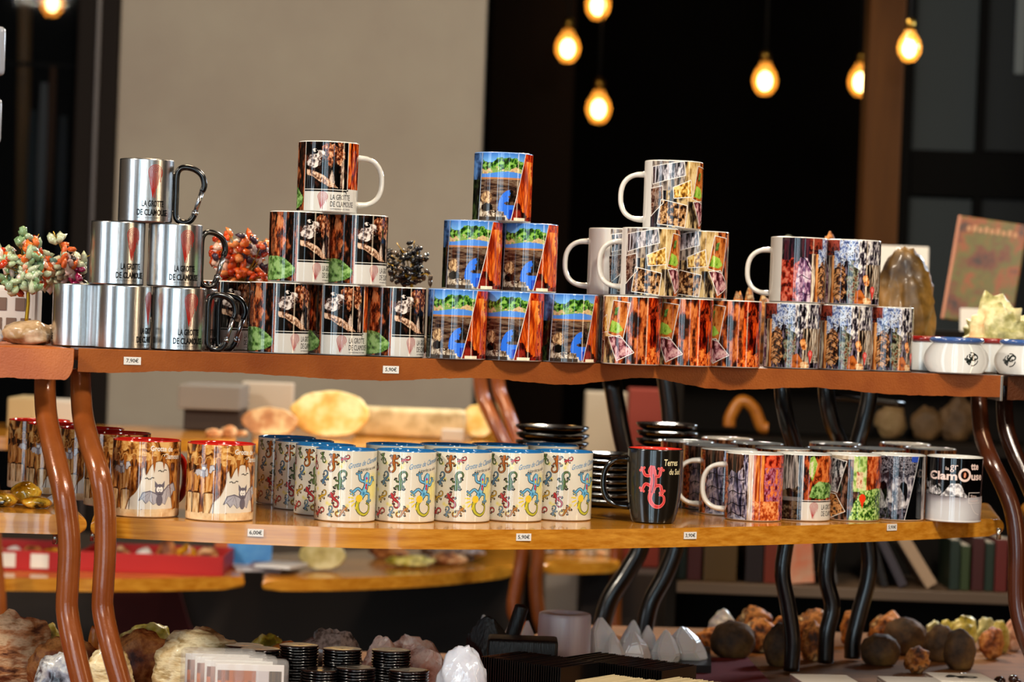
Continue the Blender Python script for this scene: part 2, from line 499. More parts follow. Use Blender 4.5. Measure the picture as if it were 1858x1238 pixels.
def lizard(A, cx, cy, L, ang, body, belly=None, line='#1c1a18', curl=1, big=False):
    ca, sa = math.cos(ang), math.sin(ang)
    def T(p): 
        x, y = p[0] * curl * L, p[1] * L
        return (cx + x * ca - y * sa, cy + x * sa + y * ca)
    spine = [(0.02, 0.50), (0.0, 0.38), (0.03, 0.2), (0.0, 0.02), (-0.05, -0.12)]
    tail = [(-0.05, -0.10), (-0.10, -0.28), (-0.02, -0.44), (0.14, -0.48), (0.25, -0.38), (0.24, -0.24), (0.13, -0.2)]
    legs = [[(0, 0.27), (0.15, 0.24), (0.2, 0.36)], [(0, 0.27), (-0.16, 0.28), (-0.22, 0.40)],
            [(-0.02, 0.0), (0.16, 0.02), (0.2, -0.1)], [(-0.02, 0.0), (-0.17, 0.08), (-0.26, -0.02)]]
    hw = [0.08, 0.18, 0.12, 0.15, 0.10]; tw = [0.10, 0.09, 0.075, 0.06, 0.045, 0.03, 0.012]
    if big: hw = [q * .88 for q in hw]; tw = [q * .85 for q in tw]
    g = 0.03 if big else 0.055
    for ex, cc in ((g, line), (0, body)):
        A.layer = 1 if ex else 3
        for lg in legs:
            A.stroke([T(p) for p in lg], (0.045 + ex) * L, cc, smooth=3, newlayer=False)
            ex_, ey_ = lg[-1]; px_, py_ = lg[-2]
            d = math.atan2(ey_ - py_, ex_ - px_)
            for da in (-1.0, 0, 1.0):
                q = (ex_ + 0.07 * math.cos(d + da), ey_ + 0.07 * math.sin(d + da))
                if big: A.stroke([T(lg[-1]), T(q)], (0.015 + ex * .6) * L, cc, newlayer=False)
                X, Y = T(q); A.disk(X, Y, (0.016 + ex * 0.6) * L, cc if big else line, n=6, nl=False)
        A.stroke([T(p) for p in tail], [(w + ex) * L for w in tw], (belly if (belly and cc == body) else cc), smooth=4, newlayer=False)
        A.stroke([T(p) for p in spine], [(w + ex * (1.3 if i else 1)) * L for i, w in enumerate(hw)], cc, smooth=4)
    A.layer = 5
    return T

def bat(A, cx, cy, s, wing='#b2b0b8', body='#6e6872', line='#3a3438', left=True, right=True):
    for sd in ((-1,) if left else ()) + ((1,) if right else ()):
        A.layer = 1
        up = 0.55 if sd > 0 else 0.0
        w = [(0.05, 0.0), (0.55, 0.2 + up * .6), (0.95, 0.1 + up), (1.15, -0.35 + up), (0.95, -0.25 + up * .8), (0.75, -0.5 + up * .6), (0.55, -0.32 + up * .4), (0.35, -0.55), (0.1, -0.4)]
        A.poly([(cx + sd * x * s * 1.035, cy + y * s * 1.035) for x, y in w], line)
        A.poly([(cx + sd * x * s, cy + y * s) for x, y in w], wing)
        for e in (3, 5, 7):
            A.stroke([(cx + sd * 0.5 * s, cy + (0.17 + up * .5) * s), (cx + sd * w[e][0] * s * 0.98, cy + w[e][1] * s * 0.98)], 0.016 * s, line, newlayer=False)
        A.stroke([(cx + sd * x * s, cy + y * s) for x, y in w[:4]], 0.07 * s, body)
    A.layer = 5
    A.disk(cx, cy - 0.3 * s, 0.2 * s, body, ry=0.32 * s, n=14)
    A.disk(cx, cy + 0.25 * s, 0.27 * s, body, ry=0.36 * s, n=16)
    for sd in (-1, 1):
        A.poly([(cx + sd * 0.05 * s, cy + 0.5 * s), (cx + sd * 0.28 * s, cy + 0.42 * s), (cx + sd * 0.3 * s, cy + 0.78 * s)], body)
    for sd in (-1, 1):
        A.disk(cx + sd * 0.09 * s, cy + 0.3 * s, 0.11 * s, '#f0eee8', ry=0.15 * s, n=12, nl=sd < 0)
        A.disk(cx + sd * 0.06 * s, cy + 0.27 * s, 0.03 * s, '#101010', n=6, nl=False)
        A.layer += 1 if sd < 0 else 0
    A.stroke([(cx - 0.08 * s, cy + 0.02 * s), (cx + 0.1 * s, cy + 0.03 * s)], 0.025 * s, line)

DARK = ['#060404', '#120805', '#2a120a', '#5a2812', '#a0502a']
RED = ['#160503', '#5a1408', '#a8300c', '#d4551a', '#e88a3c']
GOLDC = ['#2a1406', '#7a4a18', '#c08a34', '#e2bc70']
GREY = ['#0c0b0c', '#2e2a2e', '#6e6668', '#b9aeaa', '#e6dcd4']
GRN = ['#2a451a', '#577f38', '#7ba656', '#a0c47a']

def design_grotte():
    A = Art(); A.c[:] = lin('#d4d1ca')
    A.rock(A.band(-150, 32), DARK, 60, 6, 1)
    A.blob(-6, 0.62, 13, 0.30, '#b4502a', seed=1, cols=['#3a140a', '#8a3818', '#c4602e', '#dc8a56'], fx=50, fy=10)
    A.blob(-22, 0.55, 5, 0.42, '#6a3018', seed=2, cols=['#1c0c06', '#6a3018', '#a46038'])
    A.blob(-58, 0.6, 6, 0.4, '#c0a080', seed=3, cols=['#4a2c18', '#b09070', '#d8c4a4'], fx=80, fy=6)
    m = A.mask(A.P([(-60, 0.05), (-62, 0.3), (-45, 0.36), (-10, 0.365), (6, 0.34), (18, 0.27), (29, 0.2), (27, 0.12), (14, 0.06), (-10, 0.03), (-45, 0.02)]))
    A.rock(m, GRN, 50, 18, 7, lo=0.1, hi=0.75)
    p = A.band(32, 122, 0.3, 1)
    A.rock(p, ['#040303', '#0a0706', '#1c100c', '#4a2418'], 30, 8, 12, lo=0.4, hi=1.0)
    w = ['#3a2e2c', '#8c7a74', '#cfc0b8', '#ece4dc']
    A.blob(56, 0.78, 15, 0.10, '', seed=5, cols=w, rough=0.9, fx=90, fy=24)
    A.blob(50, 0.68, 14, 0.05, '', seed=6, cols=w, rough=0.9, fx=90, fy=24)
    br = ['#2a1008', '#7a3a20', '#b87048', '#dcae88']
    A.blob(82, 0.88, 13, 0.10, '', seed=8, cols=br, rough=0.8, fx=100, fy=24)
    A.blob(102, 0.84, 9, 0.14, '', seed=9, cols=br, rough=0.8, fx=100, fy=24)
    A.blob(86, 0.7, 8, 0.08, '', seed=19, cols=br, rough=0.8, fx=100, fy=24)
    A.rock(A.mask(A.P([(36, .60), (50, .58), (70, .52), (90, .42), (100, .34), (84, .35), (66, .42), (50, .5), (36, .52)])), ['#5a3a2a', '#c49878', '#e8c8ae'], 120, 30, 15)
    A.rock(A.mask(A.P([(104, .34), (105, .66), (108, .74), (111, .62), (112, .34)])), ['#4a3028', '#a88a78', '#e0ccb8'], 140, 12, 17)
    A.rock(A.mask(A.P([(84, .5), (87, .6), (92, .5), (93, .4), (82, .44)])), ['#6a5448', '#d8c4b4'], 100, 12, 18)
    A.rock(A.band(120, 158, 0.33, 1), RED, 90, 4, 21)
    A.fill(A.band(32, 160, 0, 0.3), '#d0cdc6')
    def ln(d0, f0, d1, f1, w_, c):
        n = 30; A.stroke([(A.D(d0 + (d1 - d0) * i / n), (f0 + (f1 - f0) * i / n) * A.H) for i in range(n + 1)], w_, c)
    ln(32, 0.02, 32, 0.985, 1.0, '#d8d4cc'); ln(32, 0.315, 119, 0.315, 1.0, '#d8d4cc'); ln(120, 0.32, 120, 0.985, 1.0, '#e8e0d4')
    ln(33, 0.295, 118, 0.295, 1.3, '#0c0a0a'); ln(117, 0.295, 118, 0.26, 1.0, '#0c0a0a')
    x = A.D(62); logo(A, x, 4, 13.5, 23, 0.5, '#b02c34')
    x = A.D(86); A.text('LA GROTTE', x, 16.6, 7.2, '#1a1818', width=29); A.text('DE CLAMOUSE', x, 7.4, 7.2, '#1a1818', width=36)
    A.text('CATHEDRALE DU TEMPS', x, 3.6, 1.5, '#2a2626', width=30)
    return A

def design_grotte_leaf():
    A = Art(); A.c[:] = lin('#d4d1ca')
    A.rock(A.band(-150, 0), ['#0a0908', '#3a3632', '#77706a', '#b4aca4'], 110, 3, 31)
    A.blob(-20, 0.25, 40, 0.24, '', seed=31, cols=['#0c0806', '#2c1c10', '#6e5a44'], fx=40, fy=16)
    A.fill(A.band(-150, -1, 0.3, 0.36), '#8a8480', 0.6)
    A.rock(A.band(1, 150, 0.3, 1), ['#120604', '#3a140a', '#8a3416', '#c65f2c'], 50, 8, 33)
    A.blob(48, 0.78, 26, 0.22, '', seed=34, cols=['#5a1c08', '#b84c1c', '#de7c3c'], fx=50, fy=12)
    A.rock(A.mask(A.P([(14, .95), (22, .98), (30, .86), (24, .7), (20, .6), (12, .72)])), ['#d8cfb0', '#a8c860', '#6e9c34'], 60, 16, 36)
    A.rock(A.mask(A.P([(14, .36), (20, .52), (34, .6), (60, .58), (90, .5), (70, .36), (40, .33)])), GRN, 80, 24, 37)
    A.fill(A.band(0, 150, 0, 0.3), '#d4d1c8')
    n = 30
    A.stroke([(0, A.H * (0.02 + 0.965 * i / n)) for i in range(n + 1)], 1.0, '#d8d4cc')
    A.stroke([(A.D(90) * i / n, 0.31 * A.H) for i in range(n + 1)], 0.9, '#e0dcd4')
    A.stroke([(A.D(90) * i / n, 0.295 * A.H) for i in range(n + 1)], 1.2, '#0c0a0a')
    logo(A, A.D(16), 4, 13, 23, 0.5, '#b02c34')
    x = A.D(43); A.text('LA GROTTE', x, 16.6, 7.2, '#1a1818', width=29); A.text('DE CLAMOUSE', x, 7.4, 7.2, '#1a1818', width=36)
    return A

def design_pont():
    A = Art(); A.c[:] = lin('#3a5a9a')
    A.rock(A.band(-160, -30), ['#101c2c', '#2c4a7a', '#5a88c8'], 14, 5, 41)
    A.rock(A.band(-160, -30, 0, 0.6), ['#060606', '#141c10', '#3a4a24'], 60, 10, 42)
    def edge(m): return m & (A.S > A.D(-47) - (A.Hh - 50) * -0.08) & (A.S < A.D(18) + (A.Hh / A.H) * A.D(29))
    allm = np.ones_like(A.S, bool)
    f = A.Hh / A.H
    q = edge(allm & (f > 0.85)); A.c[q] = (np.array(lin('#6fb0ea'))[None] * (1 - (f[q][:, None] - .85) / .15) + np.array(lin('#2a68c4'))[None] * ((f[q][:, None] - .85) / .15))
    w = vnoise(A.N, A.W, 30, 10, 43)
    A.rock(edge((f > 0.70) & (f < 0.88 + (w - .5) * 0.10 + 0.02 * np.sin(A.S * 0.12))), ['#0e2408', '#1f4a12', '#3f7a20', '#86b850'], 90, 26, 44)
    A.rock(edge((f > 0.68) & (f < 0.755 + (w - .5) * 0.06)), ['#a8845c', '#d8b888', '#7aa050'], 40, 20, 45)
    A.fill(edge((f > 0.615) & (f < 0.70 + 0.018 * np.sin(A.S * 0.09 + 1))), '#4a86dc')
    A.fill(edge((f > 0.60) & (f < 0.63)), '#b47848')
    A.rock(edge(f <= 0.605), ['#1c100c', '#3a241c', '#5c4030', '#74604e'], 24, 40, 46, lo=.1)
    m = ((A.S - A.D(16)) / 17) ** 2 + ((A.Hh - 18) / 25) ** 2 < 1
    A.c[edge(m)] = lin('#2c6ee0'); A.rock(edge(m & (A.S > A.D(10) + (w - .5) * 10) & (A.Hh > 22)), ['#0a0806', '#2a1c14', '#5a4434'], 60, 20, 47)
    A.fill(edge(m & (A.Hh < 16) & (A.S > A.D(14))), '#1a3ab0')
    A.blob(-33, 0.335, 12, 0.095, '', seed=48, rough=0.15, cols=['#6a4a2c', '#b48a60', '#e0c090'], fx=90, fy=24)
    A.rock(edge((A.Hh < 21 - (A.S + 30) * 0.35 + (w - .5) * 14)), ['#4a3828', '#a4907a', '#d8ccb8'], 90, 20, 49)
    A.blob(-30, 0.2, 12, 0.06, '#0c0806', seed=50, rough=0.5)
    sl = (A.S >= A.D(18) + f * A.D(29)) & (A.S < A.D(150))
    A.rock(sl, ['#7a1c08', '#c24410', '#e8701e', '#f4a048'], 46, 3, 51, lo=0.15, hi=0.85)
    A.rock(sl & (A.S > A.D(64) + w * 12), ['#2c0a24', '#8a1c1c', '#c8381a', '#e86a28'], 70, 5, 52)
    A.rock(sl & (f < 0.16 + 0.09 * np.sin(A.S * 0.1) + (w - .5) * .1), ['#1c0404', '#5a0e0a', '#8a2418'], 50, 10, 53)
    A.rock(sl & (f > 0.88), ['#8a1408', '#c4380c', '#e05a1c'], 50, 10, 54)
    for i in range(9):
        x0 = A.D(30 + i * 7); pts = [(x0 + 2 * math.sin(j * 1.3 + i), 14 + j * 9 + (i % 3) * 4) for j in range(6 if i % 2 else 4)]
        A.stroke(pts, 0.45, '#5a1606', smooth=3)
    n = 30
    A.stroke([(A.D(18 + 29 * i / n), (0.01 + 0.975 * i / n) * A.H) for i in range(n + 1)], 0.9, '#e8e4e0')
    A.stroke([(A.D(-50 + 5 * i / n), (0.01 + 0.975 * i / n) * A.H) for i in range(n + 1)], 0.9, '#b8c8e0')
    A.stroke([(A.D(-49) + i * 1.0, 0.035 * A.H) for i in range(41)], 4.8, '#3a302a')
    A.text('Le Pont du Diable', A.D(-42), 1.9, 4.2, '#f0ece4', width=38)
    A.stroke([(A.D(24) + i * 1.0, 0.035 * A.H) for i in range(20)], 4.0, '#f0e4c8')
    A.text('La Grotte', A.D(26), 2.1, 3.6, '#2a1a10', width=18)
    return A

def polaroid(A, pts, cols, fx, fy, seed, **k):
    P = A.P(pts); A.rock(A.mask(P), cols, fx, fy, seed, **k); A.frame(P, 1.0)

def design_collage():
    A = Art()
    A.rock(A.band(-129, 150), ['#0c0a0a', '#3a2c1e', '#8a7452', '#c8ac78'], 60, 6, 61)
    A.rock(A.band(-129, -60, 0.55, 1), ['#3a3430', '#8a7c74', '#b8ac9c'], 60, 6, 62)
    A.rock(A.band(-129, -95, 0.0, 0.55), ['#050505', '#16161c', '#34343c'], 60, 6, 66)
    A.rock(A.band(-55, -20, 0.4, 1), ['#8a6c3c', '#c8a468', '#dcc490'], 60, 6, 63)
    A.rock(A.band(-20, 60, 0, 1), ['#1c0a06', '#5a2410', '#a4481c', '#d0783c'], 46, 6, 64)
    A.rock(A.band(45, 100, 0, 1), ['#200402', '#7a1606', '#c4360c', '#e4601c'], 60, 5, 65)
    A.blob(66, 0.78, 22, 0.12, '', seed=66, cols=['#200603', '#7a1c0a', '#b43c14'], rough=.5, fx=80, fy=20)
    A.blob(68, 0.10, 26, 0.14, '', seed=67, cols=['#5a1406', '#d0501a', '#f08a3c'], rough=.8, fx=80, fy=20)
    A.rock(A.band(98, 104), ['#c4541c', '#f0a050'], 20, 10, 68)
    A.rock(A.band(104, 150), ['#0a0604', '#1e140c', '#6a5638'], 110, 3, 69)
    polaroid(A, [(-126, .64), (-128, .90), (-62, .985), (-58, .78)], ['#141416', '#4a4a50', '#96929a', '#d8d4d8'], 90, 6, 71, warp=0.3)
    polaroid(A, [(-128, .17), (-131, .58), (-103, .62), (-101, .36)], ['#1c1412', '#5a4438', '#a08878', '#5a3420'], 70, 18, 72)
    polaroid(A, [(-80, .44), (-82, .60), (-46, .72), (-42, .47)], ['#5a3410', '#b07c2c', '#dcb050', '#e8cc84'], 100, 20, 73)
    polaroid(A, [(-112, .06), (-105, .42), (-52, .34), (-56, .02)], ['#140c0a', '#4a2c1a', '#9a6a3e', '#d0a878'], 90, 26, 74)
    polaroid(A, [(-40, .44), (-28, .93), (8, .90), (-4, .38)], ['#4a1c0a', '#a8521c', '#d0803c'], 50, 8, 75)
    A.rock(A.mask(A.P([(-38, .48), (-30, .64), (-14, .60), (-4, .50), (-16, .45)])), ['#4a7020', '#8cb83c', '#a8cc54'], 50, 12, 76)
    A.rock(A.mask(A.P([(-26, .70), (-22, .82), (-14, .84), (-18, .72)])), GRN, 50, 12, 78)
    A.frame(A.P([(-40, .44), (-28, .93), (8, .90), (-4, .38)]), 1.0)
    polaroid(A, [(-38, .40), (-16, .05), (18, .18), (-10, .42)], ['#3a1014', '#8a4a54', '#c48c90', '#dcb4b0'], 60, 14, 77)
    return A

def design_collage_leaf():
    A = Art()
    A.rock(A.band(-150, 150), ['#0c0604', '#2c1810', '#5a3a2a', '#8a6450'], 60, 8, 81)
    A.rock(A.band(-150, 10, .93, 1), ['#a89880', '#d8c8b0'], 30, 4, 80)
    A.rock(A.band(2, 30, 0.45, 1), ['#6a8a3c', '#a8c868', '#d4d8a0'], 60, 14, 82)
    A.rock(A.band(8, 22, 0.5, .75), ['#c4a078', '#e8d0a8', '#a83c14'], 60, 14, 86)
    A.rock(A.band(30, 120, 0.42, 1), ['#5a1c0a', '#b8481a', '#e08048'], 50, 10, 83)
    A.rock(A.mask(A.P([(-5, 0.02), (6, .3), (18, .46), (60, .5), (110, .46), (110, 0.02)])), ['#1c3a10', '#5c8c34', '#94c054', '#c4dc8c'], 110, 34, 84, oc=3)
    polaroid(A, [(-62, .48), (-58, .96), (-12, .90), (-30, .42)], ['#0a0a0c', '#2c2c30', '#8a8888', '#dcd8d4'], 60, 10, 85, warp=.3)
    polaroid(A, [(-64, .42), (-34, .40), (-12, .14), (-46, .03)], ['#3a1c08', '#a0622c', '#dca060', '#2c1408'], 60, 18, 87)
    A.disk(A.D(22), 33, 5.0, '#e03a18', ry=6.5, n=16); A.poly([(A.D(22) - 3.5, 29), (A.D(22) + 2.5, 29), (A.D(22) + .3, 18)], '#e03a18')
    A.text('LA GROTTE', A.D(34), 29.5, 6.5, '#141410', width=27); A.text('DE CLAMOUSE', A.D(34), 20.8, 6.5, '#141410', width=34)
    return A

def design_cave():
    A = Art()
    A.rock(A.band(-120, 150), ['#050406', '#1a141c', '#4a3c4c', '#8a7c8c'], 90, 8, 91)
    w = vnoise(A.N, A.W, 30, 10, 92)
    f = A.Hh / A.H
    A.rock(A.band(-120, -45) & (f > 0.5), ['#08080e', '#2a1c28', '#5a2430'], 110, 3, 93)
    A.rock(A.band(-120, -78) & (f < 0.62 + (w - .5) * .3), ['#3a0c08', '#8a2014', '#c4402c', '#d87a60'], 60, 16, 94)
    A.rock(A.mask(A.P([(-84, 0), (-88, .3), (-80, .7), (-66, .68), (-54, .5), (-56, 0)])), ['#3a1c3c', '#8a5a84', '#c49cb4', '#e4d0dc'], 70, 12, 95)
    A.rock(A.band(-56, -46), ['#a89078', '#e4d4bc', '#5a3c2c'], 110, 3, 96)
    A.rock(A.band(-46, -38), ['#8a3c10', '#d07a30', '#f0b070'], 110, 3, 97)
    A.stroke(A.P([(-84, .38), (-76, .42), (-66, .38), (-58, .36)]), 1.0, '#2a102c', smooth=4)
    A.stroke(A.P([(-80, .70), (-70, .66), (-56, .48)]), 1.4, '#100610', smooth=4)
    A.stroke(A.P([(-86, .12), (-76, .16), (-64, .12), (-57, .14)]), 1.0, '#2a102c', smooth=4)
    A.rock(A.band(-80, -30) & (f > .75) & (A.S > A.D(-62)), ['#5a1c14', '#8a3420', '#1c0a10'], 30, 12, 98)
    A.rock(A.band(-40, 34) & (f > 0.62 + (w - .5) * .3), ['#3a4878', '#7c90c4', '#b8c8e4', '#e8ecf4', '#2a3050'], 90, 22, 99)
    A.rock(A.band(-60, -28) & (f > .82), ['#5a1c14', '#a0402c', '#3a140e'], 40, 12, 100)
    A.rock(A.band(12, 90) & (f > 0.5 + (w - .5) * .2), ['#060508', '#2c2430', '#a8a0a8', '#f0ece4'], 110, 12, 101)
    A.rock(A.band(28, 90) & (f > 0.1) & (f < .62), ['#080404', '#2c1c14', '#a89078', '#ece0cc'], 120, 4, 102)
    A.blob(-26, 0.33, 14, 0.28, '', seed=103, rough=.4, cols=['#1c0c08', '#6a3c20', '#b47844', '#d4a070'], fx=70, fy=22)
    A.blob(2, 0.34, 12, 0.30, '', seed=104, rough=.4, cols=['#140c0c', '#5a5a3c', '#a0a48c', '#6a3414'], fx=90, fy=22)
    A.rock(A.mask(A.P([(6, 0), (8, .2), (18, .24), (30, .12), (30, 0)])), ['#5a2408', '#a04c18', '#c46a2c'], 40, 12, 105)
    for k in range(5): A.stroke(A.P([(-38, .52 - .1 * k), (-28, .56 - .1 * k), (-14, .5 - .1 * k)]), 1.1, '#180a06', smooth=3)
    A.blob(31, 0.38, 7, 0.085, '', seed=106, rough=.5, cols=['#8a3c10', '#e08a40', '#f4b070'], fx=60, fy=24)
    A.blob(34, 0.05, 9, 0.06, '', seed=107, rough=.6, cols=['#c47838', '#f4d0a0'], fx=60, fy=24)
    x = A.D(47); A.disk(x, 22, 4.3, '#d84038', ry=5.5, n=16); A.poly([(x - 3.2, 19), (x + 3.2, 19), (x, 7)], '#d84038'); A.disk(x, 22, 2.3, '#e88078', ry=3.2, n=12)
    for k in range(3): A.text(('la grotte', 'de', 'Clamouse')[k], A.D(56), 17 - 3.6 * k, 2.2, '#f0ece4')
    return A

def design_columns():
    A = Art()
    A.rock(A.band(-172, 150), ['#1c0c08', '#5a2410', '#a4481c'], 60, 6, 111)
    A.rock(A.band(-172, -135), ['#3a0c08', '#a03c14', '#d88050', '#1c0a08'], 60, 14, 112)
    A.rock(A.band(-142, -88), ['#1c1a28', '#54506c', '#8c84a0', '#c8bcc8', '#2c1c20'], 100, 5, 113)
    A.rock(A.mask(A.P([(-150, 1), (-100, 1), (-104, .78), (-118, .70), (-132, .74), (-145, .6)])), ['#060404', '#2c1810', '#6a4838'], 110, 4, 114)
    for y0 in (.60, .40, .22, .08):
        A.stroke(A.P([(-138, y0), (-126, y0 + .04), (-110, y0), (-98, y0 + .01)]), 1.2, '#140c18', smooth=4)
    A.rock(A.band(-92, -82), ['#c8a890', '#ece0d0', '#a8907c'], 100, 3, 115)
    A.rock(A.band(-82, -60), ['#8a2c08', '#d4661c', '#f0a050', '#a03c10'], 120, 2, 116)
    A.rock(A.band(-60, 10), ['#5a1420', '#a43c4c', '#b880a0', '#c4401c', '#f08a48'], 60, 12, 117)
    A.rock(A.band(-82, -20, 0, .3), ['#8a2c10', '#d06028', '#f4a868'], 80, 20, 118)
    A.rock(A.band(-60, 10, .8, 1), ['#5a0c08', '#c4341c', '#e8603c'], 60, 20, 119)
    A.rock(A.band(10, 150), ['#2c1408', '#7a4420', '#c08a58'], 100, 4, 120)
    A.rock(A.mask(A.P([(-135, 0), (-135, .05), (-118, .09), (-96, .04), (-96, 0)])), ['#34384c', '#8c94b8', '#d4d8e4'], 60, 20, 121)
    return A

def design_mono():
    A = Art()
    w = vnoise(A.N, A.W, 40, 14, 131)
    A.rock(A.band(-150, 60), ['#1c1a24', '#56525e', '#8c8690', '#c4c0c4'], 50, 10, 132)
    A.rock((A.S < A.D(60)) & (A.Hh > 66 + (w - .5) * 24), ['#08080c', '#3a3844', '#9a96a0', '#14121a'], 120, 30, 133)
    A.rock((A.S < A.D(60)) & (A.Hh < 22 + (w - .5) * 20), ['#08080c', '#2a2834', '#6a6474'], 120, 30, 134)
    for cx in (-32, 10):
        A.rock(A.mask(A.P([(cx - 14, .16), (cx - 8, .5), (cx + 4, .58), (cx + 12, .4), (cx + 12, .2)])), ['#6a666c', '#a8a4a8', '#d8d4d4'], 70, 16, 136)
        A.poly(A.P([(cx - 4, .52), (cx - 1, .58), (cx + 5, .6), (cx + 11, .56), (cx + 13, .46), (cx + 12, .34), (cx + 8, .28), (cx + 6, .38), (cx, .46)]), '#060508')
    A.fill((A.S > A.D(18) + (A.Hh / A.H) * A.D(30)) & (A.S < A.D(62)), '#050506')
    A.fill((A.S > A.D(30)) & (A.S < A.D(18) + (A.Hh / A.H) * A.D(30)) & (A.Hh > 85), '#2c4cb0')
    A.rock(A.band(62, 84), ['#4a4444', '#a8a0a0', '#e0dcd8'], 120, 3, 137)
    A.fill(A.band(84, 150), '#101014')
    n = 30; A.stroke([(A.D(18 + 30 * i / n), (0.01 + 0.97 * i / n) * A.H) for i in range(n + 1)], 0.8, '#e4e4e8')
    return A

def design_clamouse():
    A = Art(); A.c[:] = lin('#040304')
    f = A.Hh / A.H; w = vnoise(A.N, A.W, 40, 14, 141); w2 = vnoise(A.N, A.W, 90, 24, 142)
    m = f < 0.44 - 0.05 * np.sin(A.S * 0.02 + 1.2)
    A.rock(m, ['#5c5258', '#8a8288', '#b4b0b4'], 8, 4, 143, oc=2)
    t = np.clip((0.42 - f) / 0.25, 0, 1)[..., None] * np.clip(1 - (A.S - 14) / 24, 0.1, 1)[..., None]
    A.c[m] = (A.c * (1 - t) + np.array(lin('#c8c8ca')) * t)[m]
    A.rock(A.mask(A.P([(-30, .40), (-20, .46), (-12, .54), (-6, .60), (10, .60), (16, .56), (22, .46), (34, .38), (10, .40)])), ['#6a6668', '#b8b4b6', '#eceaea'], 70, 20, 144)
    A.rock((A.S < A.D(-26)) & (f > .42) & (f < .58 + (w - .5) * .2) & (w2 > .42), ['#5a5658', '#b0acb0', '#e0dcdc'], 110, 26, 145)
    A.fill(A.band(-180, 180, 0, 0.035), '#e0dedc')
    P = '#e8cfc6'
    A.text('la', A.D(-18), 76, 5.0, P, width=5); A.text('gr', A.D(-9), 73.2, 10.5, P, width=11.5); A.text('tte', A.D(34.5), 77, 9.5, P, width=15, bold=0.03)
    A.text('Clam', A.D(-57), 61.5, 12.6, P, width=45, bold=0.03); A.text('use', A.D(36), 62, 8.2, P, width=24, bold=0.03)
    A.text('de', A.D(-50), 66, 3.0, P, width=4)
    cx, cy = A.D(21.5), 69.5
    A.disk(cx, cy, 9.8, P, n=28); A.disk(cx, cy, 6.4, '#140806', n=24); A.disk(cx, cy, 2.0, '#c46a44', ry=4.2, n=14); A.stroke([(cx - .8, cy - 3), (cx, cy), (cx + .6, cy + 3)], .7, '#f4d8c4')
    x = A.D(32)
    A.stroke([(x + 1 * i, 44) for i in range(24)], 0.7, '#e8e0dc'); A.stroke([(x, 44 - i) for i in range(16)], 0.7, '#e8e0dc'); A.stroke([(x + 1 * i, 29) for i in range(24)], 0.7, '#e8e0dc')
    A.text('Site', x + 3, 37, 4, P, width=12); A.text('naturel', x + 3, 31, 3.2, P, width=15)
    A.stroke([(x + 4, 28), (x + 8, 20), (x + 14, 14), (x + 22, 12)], .7, '#e8e0dc', smooth=4)
    return A

def design_bat():
    F = 95
    A = Art(R=44.0, H=99.0, base='#5a2c0e')
    V = lambda pts: A.P([(v + F, y) for v, y in pts])
    A.rock(np.ones_like(A.S, bool), ['#2c1206', '#7a3e14', '#b87230', '#dca45c'], 40, 4, 151)
    f = A.Hh / A.H
    w = vnoise(A.N, A.W, 30, 8, 152)
    A.rock((f > .68 + .1 * w), ['#3a1a08', '#8a4c1a', '#cc8c40', '#e8b870'], 26, 12, 153, warp=.3)
    A.rock((f < .1 + .03 * w), ['#d0a878', '#ecd0a4'], 20, 6, 154)
    for k, v in enumerate((-150, -100, -62, -36, -78, -118)):
        A.rock(A.mask(V([(v - 9, .1), (v - 10, .3), (v - 8, .36), (v + 8, .36), (v + 9, .28), (v + 8, .1)])), ['#a06a34', '#dcb27c', '#ecd0a0'], 90, 5, 160 + k)
        A.stroke(V([(v - 9, .1), (v - 10, .3), (v - 8, .36), (v + 8, .36), (v + 9, .28), (v + 8, .1)]), 0.9, '#3a1c08', smooth=3)
        A.rock(A.mask(V([(v - 7, .38), (v - 10, .6), (v + 10, .66), (v + 4, .38)])), ['#8a4c1c', '#c8843c', '#e0a868'], 90, 4, 170 + k)
    for k in range(11):
        v = -140 + k * 17; A.poly(V([(v - 4, .80), (v + 4, .80), (v + .6, .58 + .05 * (k % 3))]), '#a05c22'); A.stroke(V([(v - 6, .76), (v - 3, .82), (v + 4, .82), (v + 6, .74)]), .9, '#e0a860', smooth=3)
    arch = V([(-34, .10), (-28, .24), (-16, .34), (-8, .5), (-7, .62), (-3, .66), (0, .56), (4, .62), (10, .70), (22, .74), (36, .70), (42, .60), (44, .4), (52, .12)])
    A.fill(A.mask(arch), '#e4dac8')
    A.stroke(arch, 1.0, '#7a4818', smooth=3)
    for (v, y) in ((28, .60), (6, .50)):
        x, yy = V([(v, y)])[0]; A.stroke([(x - 6, yy + 1), (x - 3, yy + 2), (x - 1, yy), (x, yy + 1), (x + 1, yy), (x + 3, yy + 2.6), (x + 6, yy + 2)], 1.0, '#1a1410')
    x, y = V([(24, .30)])[0]; bat(A, x, y, 23)
    x, y = V([(-46, .64)])[0]; bat(A, x, y, 13, wing='#c8c4c4', body='#8a848a')
    x, y = V([(-120, .62)])[0]; bat(A, x, y, 12, wing='#c8c4c4', body='#8a848a')
    A.text('Grotte de', A.D(F + 6), 86, 7.0, '#f4f0e4', width=32, bold=0.02, slope=-0.03)
    A.text('Clamouse', A.D(F + 30), 76, 7.0, '#f4f0e4', width=30, bold=0.02, slope=-0.03)
    return A

